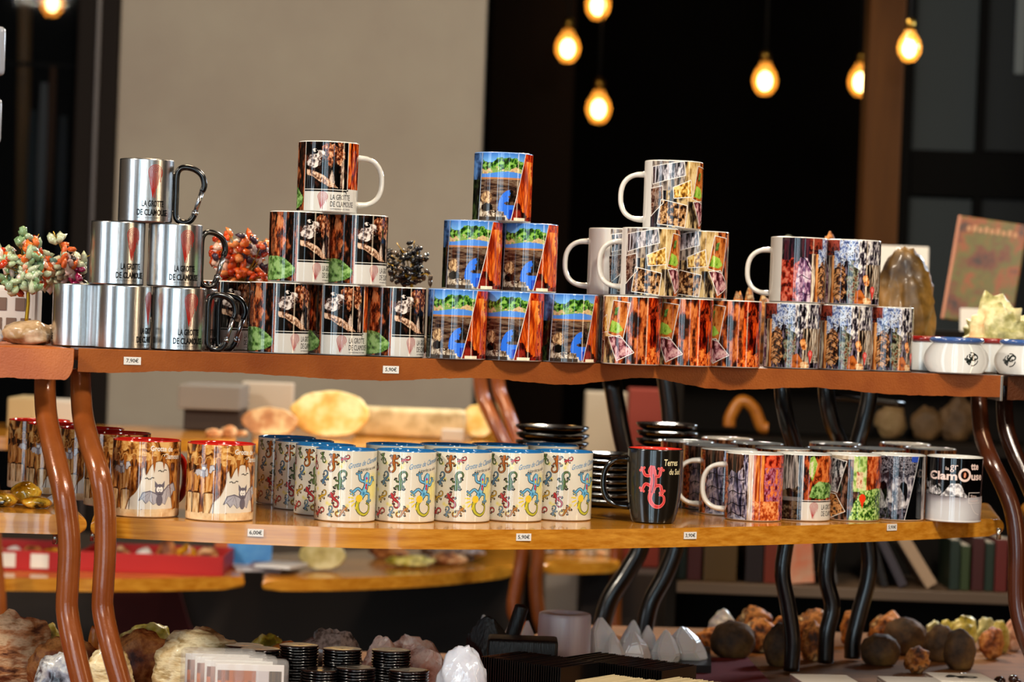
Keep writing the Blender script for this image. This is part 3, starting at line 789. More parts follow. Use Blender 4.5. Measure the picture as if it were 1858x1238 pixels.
def design_lizard():
    A = Art(R=40.5, H=94.0, base='#d8d4c4')
    rnd = random.Random(4)
    for k in range(38):
        v = rnd.uniform(-165, 5); y = rnd.uniform(.05, .95); x, yy = A.P([(v, y)])[0]
        m = ((A.S - x) ** 2 + (A.Hh - yy) ** 2) ** .5; t = np.clip(1.25 - m / 3.0, 0, 1)[..., None] * 0.75
        A.c[:] = A.c * (1 - t) + np.array(lin('#d8cc3c')) * t
    for (v, y, r) in ((58, .42, 15), (60, .58, 11)):
        x, yy = A.P([(v, y)])[0]; m = ((A.S - x) ** 2 + (A.Hh - yy) ** 2) ** .5; t = np.clip(1.4 - m / r, 0, 1)[..., None] * 0.6
        A.c[:] = A.c * (1 - t) + np.array(lin('#e6dc50')) * t
    sx, sy = A.P([(27, .33)])[0]
    for a in (150, 175, 200, 225, 250): 
        t = math.radians(a); A.stroke([(sx + 8 * math.cos(t), sy + 8 * math.sin(t)), (sx + 15 * math.cos(t), sy + 15 * math.sin(t))], 1.6, '#e0cc30')
    A.disk(sx, sy, 5, '#e8c83c', n=14)
    small = [(-49, .88, 15, .3, '#4c6a34', 1), (-25, .82, 24, -.1, '#a8602c', -1), (-2, .88, 13, 1.9, '#b43a44', 1), (-42, .60, 19, 2.7, '#4c7492', 1), (-10, .58, 26, 3.0, '#5c7648', -1),
             (-47, .35, 17, 2.2, '#c09a34', 1), (-20, .31, 21, .6, '#b03a3c', -1), (-54, .13, 18, 2.2, '#b8383c', -1), (-27, .14, 14, 2.9, '#6e8ea6', 1), (-5, .14, 18, -.8, '#b07a3c', -1),
             (-75, .80, 20, .4, '#b43a44', 1), (-78, .50, 22, 2.9, '#7f9a48', 1), (-80, .2, 20, .2, '#c08a34', -1), (-102, .85, 18, 2.6, '#5a8cae', -1), (-105, .58, 22, .2, '#b04a3c', 1), (-104, .28, 20, 2.8, '#5c8a3c', -1), (-128, .75, 20, .6, '#c87a34', 1), (-130, .4, 22, 2.6, '#b03a3c', -1), (-128, .12, 16, .2, '#5a8cae', 1)]
    for v, y, L, an, c, cu in small:
        x, yy = A.P([(v, y)])[0]; lizard(A, x, yy, L, an, c, curl=cu, line='#2a2622')
    x, yy = A.P([(36, .40)])[0]
    T = lizard(A, x, yy, 56, -0.22, '#6db4dc', belly='#b8b83c', line='#20242c', big=True)
    for (a, b, c) in ((0.0, .36, '#c8387c'), (0.02, .3, '#e0c83c'), (0.03, .2, '#c83040'), (0.04, .13, '#c83040'), (0.02, .08, '#8ad0e8'), (0.0, .0, '#3c88b8'), (0.0, .42, '#9ccce8')):
        X, Y = T((a, b)); A.disk(X, Y, 1.7, c, ry=2.3, n=9)
    A.text('Grotte de Clamouse', A.D(5), 69.5, 7.0, '#3c84bc', width=50, shear=.35, slope=0.22)
    A.text('Lézardez au soleil', A.D(24), 66.0, 4.2, '#2c2a2a', width=32, shear=.2, slope=0.12)
    return A

def design_terres():
    # tapered black mug with a red gecko
    def rf(h): 
        t = h / 102.0
        return 38.5 if t > .72 else 38.5 - 9.0 * ((.72 - t) / .72) ** 2.4 - (2.0 * max(0, (.05 - t) / .05) ** 2)
    A = Art(R=38.5, H=102.0, base='#15110c', rf=rf)
    F = -85
    x, y = A.P([(F - 2, .50)])[0]
    T = lizard(A, x, y, 58, 0.1, '#c43a3a', line='#e86a64', big=True)
    A.stroke([T(p) for p in [(0.02, .3), (0.03, .15), (0.0, 0), (-.05, -.14)]], 1.2, '#1c0e0c', smooth=4)
    A.stroke([T(p) for p in [(0.07, .25), (0.08, .12), (0.05, 0), (0, -.12)]], .5, '#1c0e0c', smooth=4)
    A.text('Terres', A.D(F + 19), 80, 9.0, '#e8dcae', width=22, shear=.1, bold=.015)
    A.text('du Sud', A.D(F + 31), 68, 8.0, '#e8dcae', width=20, shear=.1, bold=.015)
    return A

def design_steel():
    A = Art(R=35.5, H=83.0, base='#ffffff', W=120, N=8)
    A.c[:] = 0.74
    logo(A, A.D(0), 32, 19, 43, 0.8, '#a81c10')
    A.text('LA GROTTE', A.D(-12), 20, 8.5, '#060505', width=30, bold=.035); A.text('DE CLAMOUSE', A.D(-22), 8.5, 8.5, '#060505', width=43, bold=.035)
    A.text('CATHEDRALE DU TEMPS', A.D(-22), 5.2, 1.2, '#2c2826', width=30)
    return A

# ================================================================== mug builder
def handle_mesh(name, r, h, out, material, w=11.0, d=7.0, lo=0.13, hi=0.80, rf=None):
    rr = rf or (lambda q: r)
    z0, z1 = lo * h, hi * h; zc = (z0 + z1) / 2; hh = (z1 - z0) / 2
    pts = [(0, rr(z1) - 2.2, z1)]
    for i in range(1, 16):
        t = math.pi * i / 16; y = r - 1 + out * math.sin(t) ** 0.72
        pts.append((0, y, zc + hh * (abs(math.cos(t)) ** 0.85) * (1 if math.cos(t) > 0 else -1)))
    pts.append((0, rr(z0) - 2.2, z0))
    P = crom([(a * .001, b * .001, c * .001) for a, b, c in pts], 3)
    n = len(P); seg = 16; v = []; f = []
    for i, p in enumerate(P):
        t = (P[min(i + 1, n - 1)] - P[max(i - 1, 0)]).normalized()
        s = Vector((1, 0, 0)); b = t.cross(s)
        e = min(i, n - 1 - i) / 5.0; fl = 1 + 0.28 * max(0, 1 - e)
        for k in range(seg):
            a = 2 * math.pi * k / seg
            v.append(p + s * (math.cos(a) * w * .0005 * fl) + b * (math.sin(a) * d * .0005 * fl))
    for i in range(n - 1):
        for k in range(seg):
            k2 = (k + 1) % seg; f.append((i * seg + k, (i + 1) * seg + k, (i + 1) * seg + k2, i * seg + k2))
    f.append(tuple(range(seg))); f.append(tuple(reversed(range((n - 1) * seg, n * seg))))
    return MB().add(v, f).mesh(name, material)

DES = {}
def get_design(k):
    if k in DES: return DES[k]
    hm = m_white
    if k == 'grotte': A = design_grotte(); me = A.build('printed_mug_body', m_print)
    elif k == 'grotte_leaf': A = design_grotte_leaf(); me = A.build('printed_mug_body', m_print)
    elif k == 'pont': A = design_pont(); me = A.build('printed_mug_body', m_print, rimtop='#7a9cd0')
    elif k == 'collage': A = design_collage(); me = A.build('printed_mug_body', m_print)
    elif k == 'collage_leaf': A = design_collage_leaf(); me = A.build('printed_mug_body', m_print)
    elif k == 'cave': A = design_cave(); me = A.build('printed_mug_body', m_print)
    elif k == 'columns': A = design_columns(); me = A.build('printed_mug_body', m_print)
    elif k == 'mono': A = design_mono(); me = A.build('printed_mug_body', m_print)
    elif k == 'clamouse': A = design_clamouse(); me = A.build('printed_mug_body', m_print)
    elif k == 'bat': A = design_bat(); me = A.build('printed_mug_body', m_print, inner='#b81c14', foot='#c8b8a0'); hm = mat('red_glazed_ceramic', '#b81c10', rough=.08, coat=.4)
    elif k == 'lizard': A = design_lizard(); me = A.build('printed_mug_body', m_print, inner='#1f6ba8'); hm = mat('blue_glazed_ceramic', '#1f6ba8', rough=.08, coat=.4)
    elif k == 'plain': A = Art(W=105, N=10); me = A.build('plain_mug_body', m_print, inner='#b8c4cc')
    elif k == 'terres': A = design_terres(); me = A.build('printed_mug_body', mat('black_semi_gloss_glaze', rough=.16, attr=True, coat=.4), inner='#d8382c', foot='#15110c', rimtop='#1c1410'); hm = mat('black_glazed_ceramic', '#0a0908', rough=.1, coat=.5)
    elif k == 'steel':
        A = design_steel(); me = A.build('steel_mug_body', m_steel, inner='#b0b0b0', foot='#b0b0b0', wall=1.2)
        DES[k] = (me, None, A); return DES[k]
    if k == 'terres': h = handle_mesh('mug_handle', 38.5, 102, 33, hm, w=11, d=8, lo=.2, hi=.84, rf=A.rf)
    else: h = handle_mesh('mug_handle', A.R, A.H, 34, hm)
    DES[k] = (me, h, A); return DES[k]

_car = []
def carabiner_parts():
    if _car: return _car
    def P(l): return [(0, y * .001, z * .001) for y, z in l]
    # D ring: straight spine beside the mug, bowed outer side
    loop = P([(73.5, 44), (76, 53), (72.5, 65), (63, 72.5), (51, 75), (43, 72), (39.5, 63), (39.5, 38), (39.5, 14), (42, 5.5), (50, 2.2), (58, 4), (63, 10), (65, 17)])
    lv = tube(crom(loop, 5), 0.0039, 12)
    _car.append(MB().add(*lv).mesh('carabiner_ring', m_blackan))
    gate = P([(65, 15.5), (73.6, 45.5)])
    b = MB().add(*tube(gate, 0.0031, 12))
    b.add(*tube(P([(64.2, 12.5), (65.6, 17.5)]), 0.0042, 12))
    _car.append(b.mesh('carabiner_gate', m_alu))
    for z in (66, 16): _car.append(MB().add(*tube([(0, .0345, z * .001), (0, .0415, z * .001)], 0.0022, 10)).mesh('carabiner_rivet', m_screw))
    return _car

mug_no = {}
def mug(kind, loc, facing, label, group, name='mug', hv=None):
    me, hm, A = get_design(kind)
    X, Y, Z = loc
    phi = -math.atan2(X, Y - CAMY)
    va = (180 - facing + 180) % 360 - 180
    if hv is None and abs(va) > 112: hv = -165
    r = empty(name, (X, Y, Z), phi - math.radians(facing))   # facing: the bearing of the print turned to the viewer
    tag(r, label, 'mug', group)
    link('body', me, r)
    if kind == 'steel':
        ring, gate, riv, riv2 = carabiner_parts()
        hd = link('carabiner_handle', ring, r, rot=(0, 0, 0 if hv is None else math.radians(hv + facing - 180)))
        hd['label'] = 'black carabiner handle'
        link('gate', gate, hd); link('rivet', riv, hd); link('rivet', riv2, hd)
    else:
        h = link('handle', hm, r, rot=(0, 0, 0 if hv is None else math.radians(hv + facing - 180)))
        if kind == 'bat': h['label'] = 'glossy red handle'
    return r

# ================================================================== places
ZU, ZL, ZT, ZB = 1.280, 1.065, 0.80, 0.787
def yc(X): return 2.925 + 0.382 * X           # line through the mug centres of the upper shelf
def yu(X): return yc(X) - 0.052               # its front edge
def on_upper(px, lvl=0, H=0.0953, back=0.0):
    z = ZU + 0.0004 + lvl * (H + 0.0003); Y = 2.9
    for _ in range(12):
        X = xat(px, z + H / 2, Y); Y = yc(X) + back
    return (X, Y, z)
def chain(prev, px, z, d=0.0824, sign=1, H=0.095):
    """next one touching the previous, seen in column px"""
    Y = prev[1]
    for _ in range(30):
        X = xat(px, z + H / 2, Y); dx = X - prev[0]
        Y = prev[1] + sign * math.sqrt(max(d * d - dx * dx, 0))
    return (X, Y, z)
def pos(px, z, Y, H=0.095): return (xat(px, z + H / 2, Y), Y, z)

_lc = [(165, 2.648), (300, 2.635), (480, 2.626), (700, 2.635), (1000, 2.712), (1300, 2.845), (1600, 3.02), (1822, 3.20)]
LCX = [xat(a, ZL, b) for a, b in _lc]; LCY = [b for a, b in _lc]
def yl(X): return float(np.interp(X, LCX, LCY))

def board(name, front, depth, z1, th, m, parent=None, nose=0.011, back=None, seg=4):
    """shelf board: front edge polyline (x,y) left to right, given depth, top at z1"""
    bm = bmesh.new()
    P = [Vector((a, b, 0)) for a, b in front]
    d = (P[-1] - P[0]).normalized(); n = Vector((-d.y, d.x, 0))
    B = back or [P[-1] + n * depth, P[0] + n * depth]
    ring = P + [Vector((b[0], b[1], 0)) for b in B]
    top = [bm.verts.new((p.x, p.y, z1)) for p in ring]; bot = [bm.verts.new((p.x, p.y, z1 - th)) for p in ring]
    k = len(ring)
    bm.faces.new(top); bm.faces.new(list(reversed(bot)))
    for i in range(k): bm.faces.new([bot[i], bot[(i + 1) % k], top[(i + 1) % k], top[i]])
    ed = [e for e in bm.edges if abs(e.verts[0].co.z - e.verts[1].co.z) < 1e-6]
    bmesh.ops.bevel(bm, geom=ed, offset=nose, segments=seg, affect='EDGES', profile=0.5)
    bmesh.ops.recalc_face_normals(bm, faces=bm.faces)
    me = bpy.data.meshes.new(name); bm.to_mesh(me); bm.free()
    me.materials.append(m)
    for p in me.polygons: p.use_smooth = len(p.vertices) == 4
    me.set_sharp_from_angle(angle=math.radians(35))
    return link(name, me, parent)

def smooth_line(pts, n=6): return [(p.x, p.y) for p in crom([(a, b, 0) for a, b in pts], n)]

def apron(name, xs, drop, m, parent, yf, th=0.004, seed=0, top=0.0, ztop=None):
    """torn-edged metal band along a shelf front; xs in metres, drop(X) in metres"""
    v = []; f = []
    zt = ZU if ztop is None else ztop
    n = len(xs)
    for i, x in enumerate(xs):
        y = yf(x); d = drop(x) + 0.0007 * mnoise.noise(Vector((x * 140, seed, 0))) + 0.0012 * mnoise.noise(Vector((x * 40, seed, 3)))
        lv = [zt - 0.0015, zt, zt, zt - d * 0.5, zt - d]
        v += [(x, y - th, zt - 0.0012), (x, y - th + 0.0012, zt), (x, y, zt), (x, y, zt - d), (x, y - th, zt - d), (x, y - th, zt - d * 0.5)]
    for i in range(n - 1):
        for k in range(6):
            k2 = (k + 1) % 6; a, b = i * 6, (i + 1) * 6
            f.append((a + k, a + k2, b + k2, b + k))
    f.append(tuple(range(5, -1, -1))); f.append(tuple((n - 1) * 6 + q for q in range(6)))
    o = MB().add(v, f, smooth=False).obj(name, m, parent)
    return o

def leg(parent, pts, r, m, name='leg', n=7):
    """pts: (px, py, depth) along the tube"""
    P = [at(a, b, c + float(np.interp(a, [150, 1000, 1850], [-.05, .0, .115]))) for a, b, c in pts]
    if P[-1].z < 1.0:
        P = [q for q in P if q.z > ZT + .012]; P.append(Vector((P[-1].x, P[-1].y, ZT + .0045)))
    return MB().add(*tube(crom(P, n), r, 18)).obj(name, m, parent)

# ------------------------------------------------------------------ the room
m_wall = mat('beige_plaster', '#8e8478', rough=0.9, col2='#989082', nscale=2.5, detail=6, bump=0.15, bscale=90)
m_dark = mat('dark_shop_wall', '#080605', rough=0.95, spec=.1, col2='#0e0a08', nscale=1.2)
m_floor = mat('dark_floor_tiles', '#1a1512', rough=0.4, col2='#241d18', nscale=3)
m_ceil = mat('dark_ceiling', '#3a342e', rough=0.9)
m_frame = mat('dark_bronze_frame', '#100804', rough=0.7, spec=.15)
m_post = mat('brown_wooden_post', '#341c06', rough=0.7, spec=.1, col2='#42260a', nscale=3, stretch=(8, 8, 0.5))
m_pane = mat('grey_blue_panel', '#2c3438', rough=0.6, spec=.2)
m_glass = mat('smoked_glass', '#0c0e10', rough=0.03, trans=0.0, alpha=0.35, spec=.04)
m_room = mat('shop_side_wall', '#6a5c4c', rough=0.9)

def struct(name, vf, m, smooth=False):
    o = MB().add(*vf, smooth=smooth).obj(name, m); o['kind'] = 'structure'; return o

struct('floor', box_vf(-4.2, 5.2, -3.6, 9.1, -0.1, 0.0), m_floor)
struct('ceiling', box_vf(-4.2, 5.2, -3.6, 9.1, 2.95, 3.05), m_ceil)
struct('wall_left', box_vf(-4.3, -4.2, -3.6, 9.1, 0, 2.95), m_room)
struct('wall_right', box_vf(5.2, 5.3, -3.6, 9.1, 0, 2.95), m_dark)
struct('wall_front', box_vf(-4.2, 5.2, -3.7, -3.6, 0, 2.95), mat('shop_entrance_wall', '#9a8e80', rough=0.8))
struct('wall_far', box_vf(-4.2, 5.2, 9.0, 9.1, 0, 2.95), m_dark)
YW = 6.05
xl = at(207, 400, YW).x; xr = at(876, 200, YW).x
struct('wall_back', box_vf(xl, xr, YW, YW + 0.22, 0, 2.95), m_wall)
# dark frame and window at the left
xf0 = at(130, 400, YW).x
struct('trim_1', rbox(xf0, xl - 0.001, YW - 0.02, YW + 0.14, 0, 2.95, 0.008), m_frame)
xf1 = at(170, 400, YW).x
struct('trim_2', rbox(xf1 - 0.006, xf1 + 0.006, YW - 0.03, YW - 0.0205, 0, 2.95, 0.002), mat('bronze_edge', '#2c1a0e', rough=.4))
w1 = struct('window_1', box_vf(-4.15, xf0 - 0.002, YW + 0.05, YW + 0.06, 0.3, 2.9), m_glass)
# dark pillar next to the beige wall
xp = at(1040, 200, YW + 1.2).x
struct('wall_niche', box_vf(xr + 0.002, xp, YW + 1.2, YW + 1.4, 0, 2.95), mat('dark_brown_wall', '#140c07', rough=0.9, spec=.1))
# brown post and panelled partition at the right
YP = 5.5
xa = at(1572, 200, YP).x; xb = at(1638, 200, YP).x
struct('trim_3', rbox(xa, xb, YP, YP + 0.10, 0, 2.95, 0.006), m_post)
YQ = 6.3
def qx(px): return at(px, 200, YQ).x
def qz(px, py): return at(px, py, YQ).z
pw = wroot('window_2', (0, 0, 0)); pw['kind'] = 'structure'
m_bar = mat('black_steel_mullion', '#050505', rough=0.8, spec=.1)
def part(name, vf, m, parent, smooth=False): return MB().add(*vf, smooth=smooth).obj(name, m, parent)
for (a, b, c, d) in ((1658, 1772, -60, 272), (1790, 1960, -60, 272), (1658, 1772, 358, 640), (1790, 1960, 358, 640)):
    part('pane', box_vf(qx(a), qx(b), YQ + 0.02, YQ + 0.03, qz(a, d), qz(a, c)), m_pane if a < 1700 else mat('dark_grey_panel', '#141a1e', rough=.6, spec=.2), pw)
part('mullion', rbox(qx(1640), qx(1657), YQ, YQ + .05, 0.3, 2.6, .004), m_bar, pw)
part('mullion', rbox(qx(1773), qx(1789), YQ, YQ + .05, 0.3, 2.6, .004), m_bar, pw)
part('transom', rbox(qx(1658), qx(1960), YQ - .002, YQ + .04, qz(1715, 357), qz(1715, 273), .004), m_bar, pw)
part('pale_strip', rbox(qx(1838), qx(1858), YQ - .0, YQ + .015, qz(1715, 130), qz(1715, -60), .003), mat('pale_metal_strip', '#5a6468', rough=.4), pw)

# ------------------------------------------------------------------ main display stand
stand = wroot('display_stand', (0.05, 3.0, ZT))
tag(stand, 'main brown display stand carrying the mugs, torn-edged upper shelf over an orange wooden shelf', 'display stand', 'display stands')
x0 = xat(140, ZU, 2.65); x1 = xat(1816, ZU, 3.15)
board('upper_shelf', [(x0, yu(x0) + 0.0045), (x1, yu(x1) + 0.0045)], 0.34, ZU - 0.0002, 0.016, m_apron_d, stand, nose=0.002, seg=1)
_dr = [(140, 52), (200, 53), (260, 50), (330, 44), (440, 44), (520, 47), (600, 51), (660, 52), (710, 52), (750, 48), (790, 44), (860, 40), (900, 40), (960, 45), (1010, 49), (1060, 46), (1110, 36), (1150, 29), (1190, 28), (1230, 37), (1280, 47), (1310, 49), (1370, 46), (1440, 39), (1480, 38), (1540, 42), (1600, 48), (1700, 48), (1812, 47)]
_dx = [xat(a, ZU, 2.9) for a, b in _dr]
_dx = [on_upper(a)[0] for a, b in _dr]; _dd = [b * yu(x) / FPX for (a, b), x in zip(_dr, _dx)]
ap = apron('torn_edge_band', list(np.linspace(x0, x1, 420)), lambda X: float(np.interp(X, _dx, _dd)), m_apron, stand, lambda X: yu(X) + 0.004)
ap['label'] = 'copper brown metal band with a torn wavy lower edge'
part('end_cap', rbox(x1, x1 + 0.004, yu(x1) - 0.0, yu(x1) + 0.3, ZU - 0.038, ZU, 0.001), mat('worn_metal_edge', '#8a8278', rough=.3, metal=.6), stand)
lf = smooth_line(list(zip(LCX, LCY)), 8)
bk = [(xat(a, ZL, b), b) for a, b in ((1800, 3.52), (1640, 3.52), (1500, 3.48), (1330, 3.50), (1120, 3.50), (900, 3.34), (500, 3.24), (185, 3.22))]
ls = board('lower_shelf', lf, 0.60, ZL, 0.026, m_wood, stand, nose=0.0125, seg=6, back=bk)
ls['label'] = 'orange varnished wooden shelf with a rounded bowed front'
LB = [(146, 672, 2.765), (147, 715, 2.755), (151, 760, 2.725), (164, 810, 2.685), (180, 860, 2.655), (190, 920, 2.65), (191, 1000, 2.65), (187, 1070, 2.65), (187, 1110, 2.65), (200, 1170, 2.64), (219, 1238, 2.635), (236, 1300, 2.63), (244, 1350, 2.63)]
RC = [(1776, 700, 3.15), (1777, 745, 3.14), (1782, 790, 3.11), (1798, 835, 3.06), (1822, 885, 3.04), (1838, 930, 3.03), (1845, 990, 3.025), (1845, 1090, 3.025), (1858, 1150, 3.02), (1880, 1210, 3.02), (1890, 1264, 3.02)]
leg(stand, LB, 0.0138, m_leg)
leg(stand, RC, 0.0128, mat('brown_lacquered_tube', '#4a2210', rough=0.24, metal=0.1, coat=0.5, bump=0.12, bscale=500))  # darker copy of the leg colour, weaker light at the right painted in
BK1 = [(1418, 672, 3.24), (1420, 720, 3.24), (1428, 765, 3.25), (1442, 815, 3.27), (1450, 880, 3.28), (1434, 950, 3.28), (1424, 1000, 3.28), (1420, 1045, 3.28), (1430, 1100, 3.28), (1438, 1160, 3.28), (1441, 1226, 3.28)]
leg(stand, BK1, 0.0125, m_legk)
BK2 = [(372, 640, 3.0), (374, 720, 3.0), (380, 800, 3.02), (396, 900, 3.03), (400, 1000, 3.03), (398, 1100, 3.03), (420, 1180, 3.03), (430, 1240, 3.03)]
for (a, b, c) in ((168, 977, 2.72), (1812, 974, 3.10)):
    p = at(a, b, c); MB().add(*tube([p + Vector((0, 0, .012)), p - Vector((0, 0, .004))], 0.0035, 10)).obj('bolt', m_screw, stand)

# left neighbour
st2 = wroot('display_stand', (-0.9, 2.9, ZT))
tag(st2, 'lit-toned copper display stand cut by the left edge of the photo, beside the steel mugs', 'display stand', 'display stands')
xa = xat(135, ZU, 2.64); xb = xat(-420, ZU, 2.56)
def y2(X): return 2.635 + (X - xa) * 0.12
board('upper_shelf', [(xb, y2(xb) + .0045), (xa, y2(xa) + .0045)], 0.34, ZU - 0.0002, 0.016, m_apron_lit, st2, nose=0.002, seg=1,
      back=[(xa - 0.15, y2(xa) + .36), (xb, y2(xb) + .34)])
def d2(X):
    t = (xa - X) / 0.012
    return 0.0405 * (1 if t > 1 else 0.45 + 0.55 * math.sqrt(max(0, 1 - (1 - t) ** 2)))
apron('torn_edge_band', list(np.linspace(xb, xa - 0.02, 80)) + list(np.linspace(xa - 0.0195, xa, 24)), d2, m_apron_lit, st2, lambda X: y2(X) + 0.004, seed=5)
l2 = [(-260, 2.60), (-100, 2.64), (0, 2.655), (80, 2.66), (158, 2.67)]
lf2 = smooth_line([(xat(a, ZL, b), b) for a, b in l2], 5)
board('lower_shelf', lf2, 0.36, ZL, 0.026, m_wood, st2, nose=0.0125, seg=6, back=[(lf2[-1][0] - 0.10, 3.06), (lf2[0][0], 3.0)])
LA = [(82, 672, 2.755), (82, 720, 2.745), (86, 765, 2.715), (100, 830, 2.675), (114, 890, 2.65), (123, 950, 2.648), (126, 1000, 2.648), (123, 1060, 2.648), (122, 1110, 2.648), (133, 1170, 2.64), (149, 1238, 2.635), (166, 1300, 2.63), (174, 1350, 2.63)]
leg(st2, LA, 0.0142, m_leg)
p = at(100, 982, 2.72); MB().add(*tube([p + Vector((0, 0, .012)), p - Vector((0, 0, .004))], 0.0035, 10)).obj('bolt', m_screw, st2)

# right neighbour
st3 = wroot('display_stand', (1.0, 3.3, ZT))
tag(st3, 'dark brown display stand cut by the right edge of the photo', 'display stand', 'display stands')
xc = xat(1828, ZU, 3.17); xd = xat(2300, ZU, 3.35)
def y3(X): return 3.165 + (X - xc) * 0.45
board('upper_shelf', [(xc, y3(xc) + .0045), (xd, y3(xd) + .0045)], 0.32, ZU - 0.0002, 0.016, m_apron_d, st3, nose=0.002, seg=1, back=[(xd - .1, y3(xd) + .32), (xc + .004, y3(xc) + .32)])
apron('torn_edge_band', list(np.linspace(xc, xd, 60)), lambda X: 0.036, m_apron_d, st3, lambda X: y3(X) + 0.004, seed=9)
leg(st3, [(1822, 672, 3.14), (1822, 720, 3.14), (1826, 780, 3.12), (1843, 830, 3.10), (1866, 880, 3.08), (1885, 940, 3.07), (1890, 1080, 3.07), (1910, 1180, 3.07), (1925, 1262, 3.07)], 0.0128, m_legd)
board('lower_shelf', smooth_line([(xat(1872, ZL, 3.24), 3.24), (xat(1960, ZL, 3.28), 3.28), (xat(2200, ZL, 3.38), 3.38)]), 0.34, ZL, 0.026, m_wood, st3, nose=0.0125, seg=6, back=[(xat(2200, ZL, 3.7), 3.7), (xat(1852, ZL, 3.58), 3.58)])
leg(stand, [(1498, 672, 3.36), (1500, 720, 3.36), (1510, 770, 3.37), (1526, 815, 3.38), (1528, 900, 3.38), (1506, 980, 3.38), (1499, 1045, 3.38), (1510, 1100, 3.38), (1500, 1150, 3.38), (1500, 1205, 3.38)], 0.0132, m_legk)
# further black-legged stands behind the right half
st4 = wroot('display_stand', (0.6, 3.6, ZT))
tag(st4, 'black-legged display stand standing behind the printed mugs at the right', 'display stand', 'display stands')
board('upper_shelf', [(xat(1090, ZU, 3.62), 3.62), (xat(1640, ZU, 3.80), 3.80)], 0.32, ZU - .0002, 0.03, m_legk, st4, nose=0.003, seg=1)
leg(stand, [(1578, 672, 3.44), (1577, 720, 3.44), (1566, 770, 3.44), (1556, 815, 3.44), (1556, 900, 3.44), (1574, 980, 3.44), (1577, 1040, 3.44), (1560, 1110, 3.44), (1548, 1160, 3.44), (1542, 1192, 3.44)], 0.0135, m_legk)
leg(st4, [(1206, 672, 3.6), (1215, 740, 3.6), (1220, 830, 3.6), (1228, 930, 3.6), (1226, 990, 3.6), (1206, 1045, 3.6), (1180, 1095, 3.6), (1168, 1150, 3.6), (1170, 1168, 3.6)], 0.015, m_legk)
leg(st4, [(1110, 690, 3.75), (1130, 800, 3.75), (1155, 900, 3.75), (1163, 985, 3.75), (1140, 1035, 3.75), (1108, 1085, 3.75), (1094, 1130, 3.75), (1093, 1148, 3.75)], 0.016, m_legk)
leg(st4, [(1506, 720, 3.85), (1640, 735, 3.85)], 0.006, m_legk, name='brace')

# the big table the stands stand on
tf = smooth_line([(-1.6, 1.95), (-0.8, 1.9), (0, 1.92), (0.8, 2.1), (1.7, 2.5)], 6)
tb = wroot('display_table', (0, 3.0, 0)); tag(tb, 'long low wooden table under the display stands', 'table')
board('table_top', tf, 2.0, ZT, 0.035, m_table, tb, nose=0.008, seg=3, back=[(1.7, 3.98), (0.1, 3.86), (-.02, 3.42), (-1.6, 3.3)])
for (a, b) in ((-1.4, 2.2), (1.5, 2.75), (-1.4, 3.15), (1.5, 3.8)):
    part('leg', rbox(a - .035, a + .035, b - .035, b + .035, 0, ZT - .035, .004), m_table, tb)

# ------------------------------------------------------------------ price tags
def card(name, label, txt, c, n, w, h, group, cap=0.0062):
    """white card centred at c, facing n (horizontal)"""
    n = Vector((n[0], n[1], 0)).normalized(); t = Vector((-n.y, n.x, 0)); up = Vector((0, 0, 1)); c = Vector(c)
    def W(u, v, d): return c + t * u + up * v + n * d
    b = MB()
    vs = [W(-w / 2, -h / 2, 0), W(w / 2, -h / 2, 0), W(w / 2, h / 2, 0), W(-w / 2, h / 2, 0)]
    vs += [W(-w / 2, -h / 2, .0008), W(w / 2, -h / 2, .0008), W(w / 2, h / 2, .0008), W(-w / 2, h / 2, .0008)]
    b.add(vs, [(0, 3, 2, 1), (4, 5, 6, 7), (0, 1, 5, 4), (1, 2, 6, 5), (2, 3, 7, 6), (3, 0, 4, 7)], 0, False)
    g, ts, tw, th = text_geo(txt, 0, 0.012)
    k = min(cap / th, w * .84 / tw)
    b.add([W((x - tw / 2) * k, (y - th / 2) * k, .0010) for x, y in g], ts, 1, False)
    o = b.obj(name, [m_card, m_ink]); tag(o, label, 'price tag', group); return o
def yls(X): return float(np.interp(X, [q[0] for q in lf], [q[1] for q in lf]))
al = math.atan(0.382)
for px, py, txt, lab in ((240, 655, '7,90€', 'small white price tag reading 7,90€ on the upper band under the steel mugs'), (709, 671, '5,90€', 'small white price tag reading 5,90€ on the upper shelf band')):
    X = on_upper(px)[0]; Y = yu(X) - 0.0003
    for _ in range(5): q = at(px, py, Y); Y = yu(q.x) - 0.0003
    card('price_tag', lab, txt, q, (math.sin(al), -math.cos(al)), 0.0225, 0.0100, 'white price tags')
for px, py, txt, lab in ((464, 967, '6,00€', 'small white price tag reading 6,00€ on the wooden shelf'), (950, 975, '5,90€', 'small white price tag reading 5,90€ on the wooden shelf under the gecko mugs'),
                         (1252, 972, '3,90€', 'small white price tag reading 3,90€ on the wooden shelf'), (1618, 957, '5,90€', 'small white price tag reading 5,90€ on the wooden shelf under the photo mugs')):
    Y = 2.7
    for _ in range(12): q = at(px, py, Y); Y = yls(q.x) - 0.0009
    e = 0.02; sl = (yl(q.x + e) - yl(q.x - e)) / (2 * e); a2 = math.atan(sl)
    card('price_tag', lab, txt, q, (math.sin(a2), -math.cos(a2)), 0.0205, 0.0095, 'white price tags')

